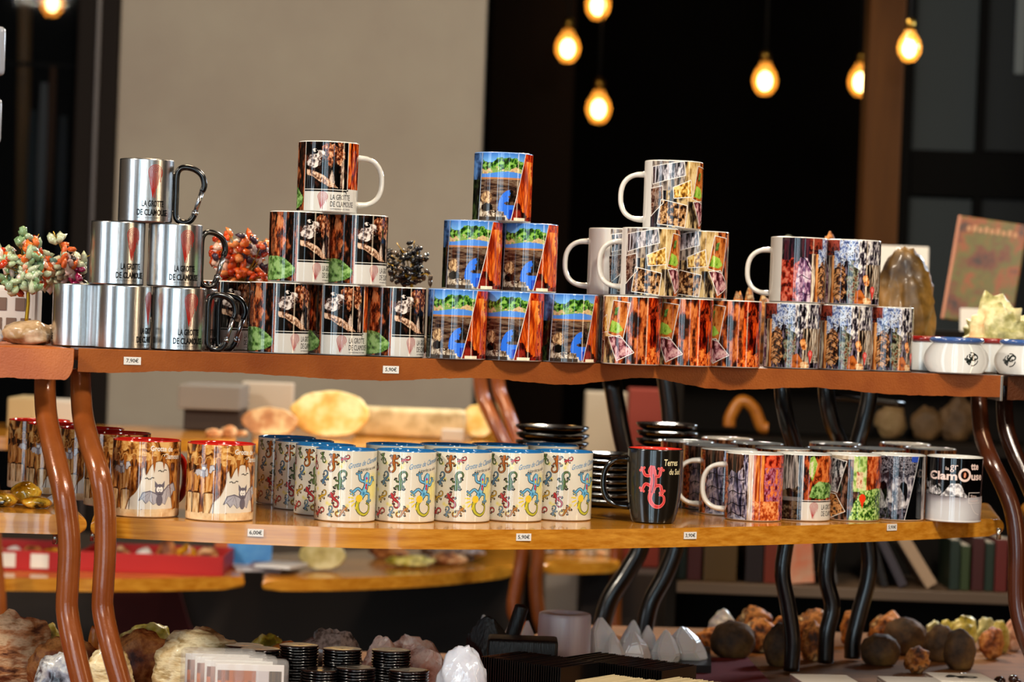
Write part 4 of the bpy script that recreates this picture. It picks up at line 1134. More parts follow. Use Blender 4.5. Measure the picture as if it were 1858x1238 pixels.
# ================================================================== upper shelf mugs
G1 = 'steel mugs stacked on the upper shelf'
SH = 0.083
def su(px, lvl=0, back=0): return on_upper(px, lvl, SH, back)
s2 = su(224); s3 = su(324)
mug('steel', su(144, 0, 0.058), 120, 'brushed steel mug at the left end of the bottom row, no print showing', G1, hv=150)
mug('steel', s2, -52, 'brushed steel mug in the middle of the bottom row, logo at its right edge', G1, hv=150)
mug('steel', s3, -12, 'brushed steel mug right of the bottom row, front one of two with carabiner handles', G1, hv=100)
mug('steel', su(345, 0, 0.078), -30, 'brushed steel mug half hidden behind the right end of the bottom row', G1, hv=75)
mug('steel', su(213, 1, 0.012), -20, 'left brushed steel mug of the middle row, handle out of sight', G1, hv=160)
mug('steel', su(317, 1, 0.006), -12, 'right brushed steel mug of the middle row, carabiner partly showing', G1, hv=118)
mug('steel', su(265, 2, 0.006), -4, 'brushed steel mug on top of the steel pyramid with its full carabiner handle', G1, hv=88)

G2 = 'cave photo mugs with the drip logo'
mug('grotte', on_upper(404, 0, back=0.150), 38, 'cave photo mug with green leaf standing behind the carabiner handles', G2)
g2 = on_upper(506); mug('grotte', g2, 38, 'green leaf and logo mug, left of the bottom row of its pyramid', G2)
g3 = chain(g2, 612, g2[2], d=.0826); mug('grotte', g3, 62, 'logo mug in the middle of the bottom row, its text turned furthest into view', G2, hv=170)
g4 = chain(g3, 717, g3[2]); mug('grotte', g4, 38, 'green leaf and logo mug at the right of the bottom row, beside the bridge mugs', G2)
g5 = on_upper(543, 1); mug('grotte', g5, 35, 'left cave photo mug of the second row, green leaf at its left edge', G2)
mug('grotte', chain(g5, 648, g5[2], d=.0826), 36, 'right cave photo mug of the second row, in front of the dark gem tree', G2)
mug('grotte', on_upper(595, 2), 80, 'cave photo mug on top of its pyramid, white handle to the right', G2)

G3 = 'bridge and river mugs'
p1 = chain(g4, 829, g4[2]); mug('pont', p1, 7, 'bridge and river mug at the left of the bottom row, beside the green leaf mug', G3)
p2 = chain(p1, 932, p1[2]); mug('pont', p2, 16, 'bridge and river mug in the middle of the bottom row, widest orange panel', G3)
p3 = chain(p2, 1030, p2[2]); mug('pont', p3, -15, 'bridge and river mug at the right of the bottom row, narrow orange edge', G3)
mug('pont', on_upper(857, 1, back=0.008), 6, 'left bridge and river mug of the second row, beside the dark gem tree', G3)
mug('pont', on_upper(958, 1, back=0.012), 6, 'right bridge and river mug of the second row', G3)
mug('pont', on_upper(912, 2, back=0.010), 0, 'bridge and river mug on top of its pyramid', G3)

G4 = 'snapshot collage mugs'
c1 = chain(p3, 1146, p3[2], d=0.083); mug('collage', c1, 12, 'orange rock mug with green leaf snapshot, left front one of the bottom row', G4)
c2 = chain(c1, 1240, c1[2]); mug('collage', c2, 18, 'orange rock mug in the middle of the bottom row of collage mugs', G4)
c3 = chain(c2, 1328, c2[2]); mug('collage', c3, 22, 'orange rock mug at the right of the bottom row, beside the blue ice mugs', G4)
mug('collage', (c1[0] - 0.018, c1[1] + 0.118, c1[2]), 140, 'dark striped mug almost hidden behind the left orange rock mug', G4, hv=120)
cz = c1[2] + 0.0956
mug('collage', pos(1180, cz, (c1[1] + c2[1]) / 2 - 0.004), -75, 'snapshot mug of the second row, white handle overlapping the mug behind', G4)
mug('collage', pos(1268, cz, (c2[1] + c3[1]) / 2 + 0.004), -58, 'right snapshot mug of the second row with a green leaf at its edge', G4, hv=160)
mug('collage', pos(1119, cz, c1[1] + 0.088), -115, 'snapshot mug at the back left of the second row, mostly plain white side showing', G4, hv=-95)
mug('collage', pos(1221, cz + 0.0953, c2[1] - 0.004), -82, 'snapshot mug on top of its pyramid, white handle to the left', G4)

G5 = 'blue ice cave mugs'
v1 = on_upper(1437, back=0.012); mug('cave', v1, 6, 'blue ice cave mug at the left of the bottom row', G5)
v2 = chain(v1, 1531, v1[2]); mug('cave', v2, -2, 'blue ice cave mug in the middle of the bottom row', G5)
v3 = chain(v2, 1606, v2[2]); mug('cave', v3, -22, 'blue ice cave mug at the right of the bottom row, beside the white bowls', G5)
mug('cave', pos(1448, v1[2] + .0956, (v1[1] + .006)), -84, 'purple cave mug of the second row with its white handle to the left', G5)
mug('cave', pos(1546, v1[2] + .0956, (v2[1] + .004)), 0, 'blue ice cave mug of the second row, right one', G5)

# ================================================================== lower shelf mugs
ZM = ZL + 0.0005
G6 = 'cartoon bat mugs with red rims'
def lp(px, off, H=0.095):
    Y = 2.75
    for _ in range(12):
        X = xat(px, ZM + H / 2, Y); Y = yl(X) + off
    return (X, Y, ZM)
mug('bat', lp(400, 0.052, .099), 78, 'cartoon bat mug at the right end of the bat row, beside the gecko mugs', G6, hv=-170)
mug('bat', lp(265, 0.058, .099), 95, 'cartoon bat mug with its red handle showing', G6, hv=138)
mug('bat', pos(213, ZM, 2.835, .099), 95, 'cartoon bat mug just right of the second brown leg', G6, hv=128)
mug('bat', pos(166, ZM, 2.925, .099), 92, 'cartoon bat mug behind the right one of the two brown legs', G6, hv=125)
mug('bat', pos(105, ZM, 3.008, .099), 88, 'shaded cartoon bat mug behind the left one of the two brown legs', G6, hv=130)
mug('bat', pos(70, ZM, 3.095, .099), 70, 'shaded cartoon bat mug at the far left above the yellow stones', G6, hv=150)

G7 = 'gecko mugs with blue rims'
l4 = pos(627, ZM, 2.742)
mug('lizard', l4, 0, 'cream gecko mug, leftmost of the five in front, whole print in view', G7, hv=150)
prev = l4
for px, lab, fc in ((735, 'second from the left', -2), (836, 'in the middle', -3), (931, 'second from the right', -5), (1021, 'at the right end, beside the black mug', -12)):
    prev = chain(prev, px, ZM, d=0.0814); mug('lizard', prev, fc, 'cream gecko mug, %s of the five in front' % lab if 'right end' not in lab else 'cream gecko mug at the right end of the front row, beside the black mug', G7, hv=-165)
for px, Y, lab, fc in ((589, 2.822, 'first behind the front row, at its left', 8), (551, 2.902, 'second behind the front row, at its left', 6), (519, 2.98, 'furthest back in the left file, beside the bat mugs', 10)):
    mug('lizard', pos(px, ZM, Y), fc, 'cream gecko mug, ' + lab, G7, hv=128)
for px, Y, lab in ((715, 2.90, 'left'), (812, 2.945, 'second from left'), (905, 2.99, 'third from left'), (998, 3.04, 'right')):
    mug('lizard', pos(px, ZM, Y), 90, 'gecko mug of the rear row with only its blue rim showing, %s one' % lab, G7, hv=-165)

mug('terres', pos(1187, ZM, 2.885, .102), -85, 'black tapered mug with a red gecko and red inside', 'black gecko mugs')

G8 = 'cave photo mugs on the wooden shelf'
k1 = pos(1368, ZM, 3.00)
mug('columns', k1, -80, 'purple column cave mug in front, whole white handle to the left', G8)
mug('columns', pos(1321, ZM, 3.085), -92, 'purple column cave mug directly behind the one with the whole handle', G8)
mug('columns', pos(1288, ZM, 3.178), -95, 'purple column cave mug, third in its file behind the black mug', G8, hv=-130)
k2 = chain(k1, 1456, ZM); mug('grotte_leaf', k2, 0, 'white panel logo mug with a green leaf on the wooden shelf', G8)
k3 = chain(k2, 1546, ZM); mug('collage_leaf', k3, 0, 'green leaf mug with tilted snapshots and a red drop', G8)
k4 = chain(k3, 1627, ZM); mug('mono', k4, 0, 'grey cave mug with two dark holes', G8)
k5 = chain(k4, 1725, ZM, d=0.0835); mug('clamouse', k5, 0, 'black and white cave mug titled la grotte de Clamouse, last at the right', G8)
n = 0
for px, Y, lab in ((1418, 3.165, 'second row, leftmost'), (1508, 3.215, 'second row, behind the leaf mugs'), (1592, 3.265, 'second row, behind the grey mug'), (1685, 3.325, 'second row, rightmost'),
                   (1372, 3.285, 'third row, leftmost'), (1514, 3.375, 'third row, between the black legs'), (1640, 3.445, 'third row, rightmost'),
                   (1246, 3.27, 'fourth row, above the black mug'), (1318, 3.405, 'fourth row, behind the purple mugs')):
    mug('columns', pos(px, ZM, Y), 60, 'mug with only its pale rim showing, %s' % lab, 'pale-rimmed mugs behind', hv=-165); n += 1

# ================================================================== stones, crystals, trees
def noise3(p, s, seed): return mnoise.fractal(Vector((p.x * s + seed * 7.3, p.y * s - seed * 3.1, p.z * s + seed)), 0.9, 2.1, 4)

def rock_vf(w, d, h, seed, sub=4, amp=0.28, fs=1.6, facet=False, sink=0.12):
    vs, fs_ = ico(sub); out = []
    for v in vs:
        k = 1 + amp * noise3(v, fs, seed)
        if facet:
            for q in range(7):
                rnd = random.Random(seed * 31 + q); n = Vector((rnd.uniform(-1, 1), rnd.uniform(-1, 1), rnd.uniform(-.2, 1))).normalized()
                t = v.dot(n) * k
                if t > 0.72: k *= 0.72 / t
        p = v * k
        out.append(Vector((p.x * w / 2, p.y * d / 2, (p.z + 1) * h / 2)))
    z0 = min(p.z for p in out); z1 = max(p.z for p in out); x0 = min(p.x for p in out); x1 = max(p.x for p in out)
    r = []
    for p in out:
        z = (p.z - z0) / (z1 - z0) * h * (1 + sink) - sink * h
        r.append(((p.x - (x0 + x1) / 2) * w / (x1 - x0), p.y, max(z, 0.0)))
    return r, fs_

def place_rock(name, lab, cat, x0, x1, yt, Y, zb, m, seed, group=None, amp=.28, fs=1.6, facet=False, dr=0.8, sub=4, rz=0.0, smooth=True):
    Y = far(Y); c = (x0 + x1) / 2; w = (x1 - x0) / FPX * (Y - CAMY); top = at(c, yt, Y); h = max(top.z - zb, 0.006)
    X = xat(c, zb + h / 2, Y)
    vf = rock_vf(w, w * dr, h, seed, sub, amp, fs, facet)
    o = MB().add(*vf, smooth=smooth and not facet).obj(name, m, None, (X, Y, zb + 0.0004))
    tag(o, lab, cat, group); return o

r_tan = mat('tan_petrified_wood', rough=.7, ramp=['#5a2c12', '#b87844', '#dcb88c', '#94602f'], nscale=22, stretch=(1, 1, 2.5), bump=.8, bscale=90)
r_brown = mat('brown_rough_stone', rough=.6, ramp=['#4a200c', '#96501f', '#cc8844', '#6e3616'], nscale=26, bump=.9, bscale=110)
r_pale = mat('pale_striped_stone', rough=.45, ramp=['#84643c', '#d0b480', '#e8d8ac', '#a88c58'], nscale=16, stretch=(1.4, 1, 4), bump=.5, bscale=70, coat=.2)
r_agate = mat('grey_agate', rough=.25, ramp=['#2c2c34', '#8a8e9c', '#c8c8c4', '#4a4044'], nscale=30, bump=.5, bscale=70, coat=.3)
r_yel = mat('yellow_calcite', rough=.35, ramp=['#6a6014', '#c4b440', '#e4d88c', '#8a7c24'], nscale=24, bump=.5, bscale=80, sss=.2)
r_orange = mat('orange_calcite', rough=.3, ramp=['#8a3804', '#d87410', '#f0a848', '#c45c08'], nscale=18, bump=.4, bscale=60, sss=.2)
r_pink = mat('pink_quartz_cluster', rough=.3, ramp=['#b87860', '#ecb8a0', '#fce0d0', '#cc9078'], nscale=30, bump=.6, bscale=90, sss=.15)
r_smoky = mat('smoky_quartz', rough=.2, ramp=['#2a2420', '#6a5a50', '#b09c90', '#3c302c'], nscale=34, bump=.5, bscale=80, coat=.3)
r_white = mat('milky_white_quartz', rough=.22, col2='#f4efe8', base='#f0ece8', nscale=14, bump=.2, bscale=60, sss=.35, coat=.3)
r_black = mat('black_tourmaline', '#060606', rough=.45, bump=.6, bscale=140, stretch=(3, 3, .4))
r_ochre = mat('ochre_rough_geode', rough=.6, ramp=['#3a1a06', '#9a5418', '#d89044', '#5a2c0c', '#e8c890'], nscale=34, bump=1.0, bscale=120)
r_dkbr = mat('dark_rounded_geode', rough=.7, ramp=['#2c1c0c', '#5c4022', '#80602f'], nscale=22, bump=.5, bscale=110)
r_green = mat('pale_green_mineral', rough=.5, ramp=['#5a5a2c', '#a8a468', '#dcd4a4', '#e0b884'], nscale=22, bump=.9, bscale=80)
r_olive = mat('olive_brown_boulder', rough=.45, ramp=['#2c1a08', '#5a4014', '#8a6428', '#b87c38'], nscale=9, bump=.5, bscale=50, coat=.2)
r_amber = mat('polished_amber_stone', rough=.1, ramp=['#5a3404', '#c48010', '#e8b83c', '#2c2010'], nscale=26, coat=.6)
r_slice = mat('backlit_geode_slice', rough=.3, ramp=['#c88a30', '#e8c468', '#fcf0bc', '#e0b050'], nscale=9, bump=.2, bscale=40, sss=.3)

def gem_tree(lab, px0, px1, yt, ybot, ytr, Y, zb, cols, seed, base=None, nb=26, bead=0.006, group='wire gem trees', r_gold='#a8801c'):
    c = (px0 + px1) / 2; rnd = random.Random(seed)
    X = xat(c, zb, Y)
    root = empty('gem_tree', (X, Y, zb)); tag(root, lab, 'gem tree', group)
    top = at(c, yt, Y); bot = at(c, ybot, Y); fork = at(c, ytr, Y)
    hw = (px1 - px0) / 2 / FPX * (Y - CAMY); zc = (top.z + bot.z) / 2 - zb; hh = (top.z - bot.z) / 2; zf = fork.z - zb
    bx = top.x - X
    gold = mat('gold_wire', r_gold, rough=.3, metal=.8)
    b = MB()
    zs = 0.031 if base else 0.004
    b.add(*tube(crom([(bx * .0 - .002, 0, zs), (bx * .3 + .001, 0, zs + (zf - zs) * .5), (bx * .8, 0, zf)], 8), [0.0026] * 17, 8))
    leaves = MB(); wires = MB()
    vs, fs = ico(1)
    f0 = Vector((bx * .8, 0, zf))
    for k in range(nb):
        a = rnd.uniform(0, 2 * math.pi); rr = math.sqrt(rnd.uniform(0.02, 1)); zz = rnd.uniform(-1, 1)
        e = Vector((bx + math.cos(a) * hw * rr, math.sin(a) * hw * .7 * rr, zc + hh * zz * math.sqrt(max(0.15, 1 - rr * rr * .6))))
        mid = f0.lerp(e, .55) + Vector((rnd.uniform(-1, 1), rnd.uniform(-1, 1), rnd.uniform(-.2, 1))) * .006
        wires.add(*tube(crom([f0, mid, e], 5), 0.0007, 5))
        ck = rnd.choice(cols)
        for q in range(rnd.randint(5, 8)):
            t = rnd.uniform(.45, 1.0); p0 = mid.lerp(e, max(0, (t - .45) / .55)); off = Vector((rnd.gauss(0, 1), rnd.gauss(0, 1), rnd.gauss(0, 1))).normalized() * rnd.uniform(.005, .013)
            p = p0 + off
            if q > 1: wires.add(*tube([p0, p], 0.0005, 4))
            R = Matrix.Rotation(rnd.uniform(0, 6.28), 3, 'Z') @ Matrix.Rotation(rnd.uniform(0, 3.14), 3, 'X')
            sx, sy, sz = bead * rnd.uniform(.55, .8), bead * rnd.uniform(.4, .55), bead * rnd.uniform(.8, 1.1)
            col = lin(ck if rnd.random() < .7 else rnd.choice(cols))
            leaves.add([p + R @ Vector((v.x * sx, v.y * sy, v.z * sz * (1 - .25 * v.z))) for v in vs], fs, col=col)
    b.obj('trunk', gold, root); wires.obj('branches', gold, root)
    leaves.obj('gem_leaves', m_gem, root)
    if base:
        w = base[0]; MB().add(*rock_vf(w, w * .7, zs + .002, seed + 50, 4, .16, 1.5)).obj('base_stone', base[1], root)
    return root

CARN = ['#c44410', '#e06a24', '#b8300c', '#e8a888', '#d8c0b0', '#7c9a6c', '#a8b890']
MIX = ['#8ca080', '#b4bc9c', '#5a7c70', '#c8a8a0', '#8a1444', '#d05a20', '#2a201c', '#c8ccac', '#d8c4b8']
ORG = ['#c43c08', '#e0601c', '#e88848', '#f0c0a8', '#b42c04', '#ead8cc', '#d8541c', '#402c3c']
DRK = ['#0c0c0e', '#1c1a1c', '#34302c', '#5a4a3c', '#0a0a10']
stone_b = mat('polished_beige_stone', rough=.25, ramp=['#8a6a48', '#c4a480', '#a08058', '#d8c4a8'], nscale=16, coat=.3)
gem_tree('gem tree of orange and pale green stones on a beige stone base', -20, 118, 415, 545, 500, 2.77, ZU, CARN + MIX[:2], 3, base=(0.072, stone_b), nb=30, bead=.0098)
gem_tree('gem tree of mixed green and pink stones just left of the steel mugs', 70, 172, 405, 548, 500, 2.93, ZU, MIX, 8, base=(0.06, stone_b), nb=26, bead=.0095)
gem_tree('bright orange gem tree between the steel mugs and the cave photo mugs', 378, 498, 412, 520, 520, 3.02, ZU, ORG, 12, base=(0.06, stone_b), nb=36, bead=.0092)
gem_tree('dark gem tree with black beads on gold wire beside the bridge mugs', 700, 795, 428, 520, 510, 3.08, ZU, DRK, 21, base=(0.06, stone_b), nb=22, bead=.0065)
place_rock('polished_stone', 'small beige polished stone at the left edge beside the gem tree base', 'stone', -34, 6, 590, 2.72, ZU, r_agate, 61, amp=.1)
# white lantern house behind
t = empty('lantern_house', (xat(24, ZU, 2.955), 2.955, ZU)); tag(t, 'blurred white lantern with brown window shapes behind the left gem tree', 'lantern')
m_lant = mat('white_lantern_ceramic', '#c8c0b8', rough=.5)
part('body', rbox(-.036, .036, -.02, .02, 0, .078, .008, 3), m_lant, t)
for a, b in ((-.014, .052), (.012, .052), (-.02, .024), (.0, .024), (.02, .024)):
    part('window', rbox(a - .007, a + .007, -.0215, -.0195, b - .009, b + .009, .0008), mat('brown_window_shade', '#6a5244', rough=.6), t)

# stones and bowls at the right end of the upper shelf
place_rock('boulder', 'large olive brown rock behind the blue ice cave mugs', 'rock', 1575, 1702, 448, 3.38, ZU, r_olive, 17, amp=.3, fs=1.5, dr=.5)
place_rock('pointed_stone', 'small pointed orange stone peeping over the top of the blue ice mugs', 'rock', 1478, 1524, 420, 3.32, ZU, r_ochre, 9, amp=.15, dr=.6)
place_rock('pale_crystal', 'pale greenish crystal rock at the right edge above the white bowls', 'rock', 1730, 1905, 528, 3.42, ZU, r_green, 14, amp=.45, fs=2.2, dr=.5)
for i, (a, b, yt) in enumerate(((1322, 1352, 528), (1345, 1374, 520), (1370, 1400, 530))):
    place_rock('amber_pebble', ('left', 'middle', 'right')[i] + ' amber pebble seen through the white handle above the orange rock mugs', 'stone', a, b, yt, 3.30, ZU, r_ochre, 70 + i, 'amber pebbles behind the mugs', dr=.9, sub=3)

def bowl_mesh(rimcol):
    def rf(h):
        t = h / 46.0; return 30 + 17.5 * math.sin(math.pi * min(max(t * .86 + .12, 0), 1)) ** .8
    A = Art(R=46.0, H=46.0, base='#dcdcd8', W=180, N=40, rf=rf)
    x, y = 24, 22
    for k in range(3): A.stroke([(x + 9 * math.cos(t), y + 9.5 * math.sin(t)) for t in [q * .3 + .4 + k * 2.1 for q in range(6)]], 1.5, '#141818')
    lizard(A, x - 1, y + 1, 20, 2.2, '#1c2420', line='#141818', curl=-1)
    return A.build('bowl_body', m_print, inner='#dcdcd8', wall=4)
bw = {}
def bowl(px, Y, rim, lab, turn):
    if 'm' not in bw: bw['m'] = bowl_mesh(rim)
    z = ZU + .0012; X = xat(px, z + .025, Y)
    r = empty('white_bowl', (X, Y, z), -math.atan2(X, Y - CAMY) - math.radians(turn)); tag(r, lab, 'bowl', 'white bowls with coloured rims')
    link('body', bw['m'], r)
    R = .0325
    k = 'rim' + rim
    if k not in bw:
        v, f = lathe([(R + .001, .044), (R + .0055, .0455), (R + .008, .0485), (R + .0065, .0515), (R + .002, .053), (R - .002, .0515), (R - .003, .047), (R - .001, .044)], 64)
        bw[k] = MB().add(v, f).mesh('bowl_rim', mat('glazed_rim_' + rim[1:], rim, rough=.1, coat=.4))
    link('rim', bw[k], r)
bowl(1735, 3.135, '#3c5a94', 'white bowl with blue rim and black gecko emblem beside the ice cave mugs', 0)
bowl(1862, 3.185, '#3c5a94', 'white bowl with blue rim cut by the right edge of the photo', 60)
bowl(1672, 3.245, '#8a1814', 'white bowl with red rim partly hidden behind the last ice cave mug', 130)
bowl(1795, 3.305, '#8a1814', 'white bowl with red rim between and behind the two blue-rimmed bowls', 140)

# ------------------------------------------------------------------ dark ribbed bowls and plates on the wooden shelf
m_dk = mat('dark_brown_glaze', '#140c08', rough=.12, coat=.5)
def dishes(px, Y, n, r, pitch, label, group, name):
    z = ZL + .0005; X = xat(px, z + .05, Y)
    v, f = lathe([(0.001, .0), (r * .7, .0), (r * .93, pitch * .45), (r, pitch * .85), (r * .985, pitch * .98), (r * .93, pitch * .9), (r * .66, pitch * .35), (0.001, pitch * .3)], 48)
    me = MB().add(v, f).mesh(name, m_dk)
    for k in range(n):
        o = link(name, me, None, (X + .0006 * math.sin(k * 2.1), Y, z + k * (pitch * .99)))
        tag(o, label + (', topmost of its stack' if k == n - 1 else ', below the top'), 'dish', group)
dishes(1000, 3.30, 9, .057, .0122, 'dark brown dish in the stack behind the gecko mugs', 'dark dishes stacked behind the gecko mugs', 'dark_dish')
dishes(1209, 3.42, 9, .050, .0128, 'dark brown dish in the stack behind the black mug', 'dark dishes stacked behind the black mug', 'dark_dish')
dishes(1100, 3.14, 8, .044, .0100, 'dark dish in the low stack left of the black mug', 'dark dishes stacked left of the black mug', 'dark_dish')

for i, (a, b, yt, Y, lab) in enumerate(((-30, 34, 894, 2.755, 'dark amber polished stone at the left edge below the bat mugs'), (18, 76, 874, 2.80, 'tallest yellow polished stone below the bat mugs'),
                                        (38, 94, 901, 2.745, 'yellow polished stone nearest the left brown leg'), (84, 116, 898, 2.79, 'small grey stone beside the left brown leg'))):
    place_rock('polished_stone', lab, 'stone', a, b, yt, Y, ZL, r_amber if i < 3 else r_agate, 30 + i, 'polished stones on the wooden shelf', amp=.12, dr=.8)

# ------------------------------------------------------------------ on the table
m_red = mat('red_felt', '#7a0c08', rough=.9, bump=.2, bscale=600)
def flat(name, pts, z, th, m, lab, cat):
    n = len(pts); v = [(x, y, z) for x, y in pts] + [(x, y, z + th) for x, y in pts]
    f = [tuple(range(n - 1, -1, -1)), tuple(range(n, 2 * n))] + [(i, (i + 1) % n, n + (i + 1) % n, n + i) for i in range(n)]
    o = MB().add(v, f, smooth=False).obj(name, m); tag(o, lab, cat); return o
flat('red_cloth', [(-1.2, 2.3), (0.13, 2.35), (0.16, 3.30), (-1.2, 3.2)], ZT + .0002, .0015, m_red, 'red cloth covering the left part of the table under the stones', 'cloth')
flat('red_mat', [(.165, 2.95), (.42, 2.98), (.40, 3.50), (.165, 3.42)], ZT + .0002, .0015, m_red, 'dark red mat on the table right of the white quartz points', 'mat')
ZS = ZT + .002
RK = [  # left to right on the red cloth
 (-40, 92, 1106, 2.92, r_tan, .3, 'big tan petrified wood rock at the lower left corner'),
 (74, 112, 1130, 3.02, r_yel, .2, 'small yellow stone behind the left brown leg'),
 (50, 190, 1150, 2.84, r_brown, .25, 'brown rock lying behind the left brown leg'),
 (60, 158, 1182, 2.72, r_agate, .2, 'blue grey agate rock in front of the left brown leg base'),
 (150, 244, 1172, 2.74, r_pale, .2, 'pale striped stone between the two brown legs'),
 (158, 178, 1136, 3.0, r_orange, .1, 'small orange stone between the two brown legs'),
 (205, 322, 1128, 3.08, r_yel, .3, 'pale yellow crystal crust behind the brown rock'),
 (200, 318, 1142, 2.88, r_brown, .25, 'brown rock right of the second brown leg'),
 (278, 450, 1136, 2.78, r_pale, .22, 'largest pale striped rock behind the plastic packs'),
 (448, 540, 1150, 3.06, r_yel, .3, 'yellow and orange stone behind the black disc stacks'),
 (470, 556, 1162, 2.95, r_orange, .2, 'orange stone glowing behind the black discs'),
 (536, 658, 1140, 2.98, r_smoky, .35, 'smoky grey crystal cluster behind the black discs'),
 (650, 740, 1154, 2.99, r_pink, .4, 'pale pink quartz cluster behind the black discs'),
 (700, 812, 1150, 3.08, r_pink, .45, 'pink quartz cluster with raised blades'),
 (735, 812, 1172, 2.88, r_pink, .35, 'pink quartz cluster with a brown underside, left of the clear bag')]
for i, (a, b, yt, Y, m, am, lab) in enumerate(RK):
    q = m in (r_pink, r_smoky, r_agate)
    place_rock('mineral_rock', lab, 'rock', a, b, yt, Y, ZS, m, 100 + i, 'minerals on the red cloth', amp=am, fs=2.4 if q else 1.8, facet=q and i != 3, dr=.6, sub=4)
m_bag = mat('clear_crinkled_plastic', '#c8ccd8', rough=.12, coat=.6, bump=.9, bscale=60, sss=.2)
place_rock('quartz_bag', 'clear crinkled bag of white quartz beside the black stones', 'bag', 790, 885, 1170, 2.72, ZS, m_bag, 144, amp=.16, fs=2.2, dr=.6)
place_rock('carved_black_stone', 'pointed black stone left of the black wand', 'rock', 845, 935, 1118, 3.16, ZS, r_black, 141, amp=.3, facet=True, dr=.5)
place_rock('grey_tip_stone', 'tiny blue grey stone tip behind the pointed black stone', 'rock', 866, 886, 1116, 3.25, ZS, r_agate, 142, amp=.1, dr=.6, sub=3)
b = MB(); p0 = Vector((xat(905, ZS, 3.10), 3.10, ZS + .012)); p1 = at(946, 1104, 3.10)
b.add(*tube(crom([p0, p0.lerp(p1, .5), p1.lerp(p0, .08), p1, p1 + (p1 - p0).normalized() * .006], 4), [.0105] * 13 + [.0105, .0095, .007, .002], 10))
tag(b.obj('stone_wand', r_black), 'upright black stone wand leaning over the black block', 'stone wand')
c0, c1 = xat(884, .86, 3.0), xat(1012, .86, 3.0)
o = MB().add(*rbox(c0, c1, 3.0, 3.06, ZS, at(950, 1162, 3.0).z, .005)).obj('black_block', r_black); tag(o, 'black tourmaline block in front of the white candle holder', 'stone block')
Y = 3.26; z1 = at(1022, 1118, Y - .04).z; X = xat(1023, .84, Y); r = 97 / 2 / FPX * (Y - CAMY)
hgt = z1 - ZT
v, f = lathe([(.001, 0), (r * .96, 0), (r, .003), (r, hgt * .5), (r * .985, hgt - .005), (r * .96, hgt - .001), (r * .9, hgt), (r * .5, hgt), (r * .48, hgt - .02), (.001, hgt - .021)], 56)
o = MB().add(v, f).obj('candle_holder', mat('selenite', '#e8dcdc', rough=.35, col2='#d4c4c8', nscale=8, stretch=(6, 6, .4), sss=.4, bump=.15, bscale=60), None, (X, Y, ZT)); tag(o, 'white selenite candle holder, a smooth cylinder', 'candle holder')
ty = [(xat(1040, ZT, 3.24), 3.26), (xat(1290, ZT, 3.3), 3.30), (xat(1290, ZT, 3.5), 3.52), (xat(1050, ZT, 3.5), 3.44)]
m_tray = mat('black_tray', '#080808', rough=.4)
flat('black_tray', ty, ZT + .0018, .012, m_tray, 'low black tray under the white quartz points', 'tray')
def quartz(lab, x0, x1, yt, Y, seed, zb):
    rnd = random.Random(seed); c = (x0 + x1) / 2; w = (x1 - x0) / FPX * (Y - CAMY); h = at(c, yt, Y).z - zb; X = xat(c, zb + h / 2, Y)
    n = 6; tip = (rnd.uniform(-.2, .2) * w, rnd.uniform(-.1, .1) * w, h)
    v = []; f = []
    for j, (k, z) in enumerate(((.9, 0), (1.0, .25), (.72, .58))):
        for i in range(n):
            a = 2 * math.pi * (i + rnd.uniform(-.2, .2)) / n; q = k * rnd.uniform(.88, 1.08)
            v.append((math.cos(a) * w / 2 * q + tip[0] * z, math.sin(a) * w * .36 * q, h * z * rnd.uniform(.9, 1.08)))
    v.append(tip)
    for j in range(2):
        for i in range(n): f.append((j * n + i, j * n + (i + 1) % n, (j + 1) * n + (i + 1) % n, (j + 1) * n + i))
    for i in range(n): f.append((2 * n + i, 2 * n + (i + 1) % n, 3 * n))
    f.append(tuple(range(n - 1, -1, -1)))
    bm = bmesh.new(); vv = [bm.verts.new(p) for p in v]
    for q in f: bm.faces.new([vv[i] for i in q])
    bmesh.ops.bevel(bm, geom=list(bm.edges), offset=w * .035, segments=2, affect='EDGES')
    me = bpy.data.meshes.new('quartz_point'); bm.to_mesh(me); bm.free(); me.materials.append(r_white)
    o = link('quartz_point', me, None, (X, Y, zb)); tag(o, lab, 'crystal', 'white quartz points')
zq = ZT + .0142
for i, (a, b_, yt, Y, lab) in enumerate(((1066, 1132, 1113, 3.31, 'tallest white quartz point right of the candle holder'), (1095, 1140, 1142, 3.29, 'small white quartz point leaning on the tallest one'), (1120, 1168, 1120, 3.42, 'rear white quartz point in the middle of the tray'),
                                          (1126, 1188, 1140, 3.30, 'front white quartz point in the middle of the tray'), (1158, 1194, 1130, 3.39, 'rear white quartz point with a bright glint'), (1180, 1238, 1138, 3.32, 'glossy white quartz point in the right half of the tray'), (1212, 1290, 1132, 3.36, 'last white quartz point at the right end of the tray'))):
    quartz(lab, a, b_, yt, Y, 200 + i, zq)
quartz('white quartz point behind the black wand', 902, 948, 1124, 3.33, 211, ZT); quartz('white quartz point left of the candle holder', 938, 976, 1120, 3.33, 212, ZT)

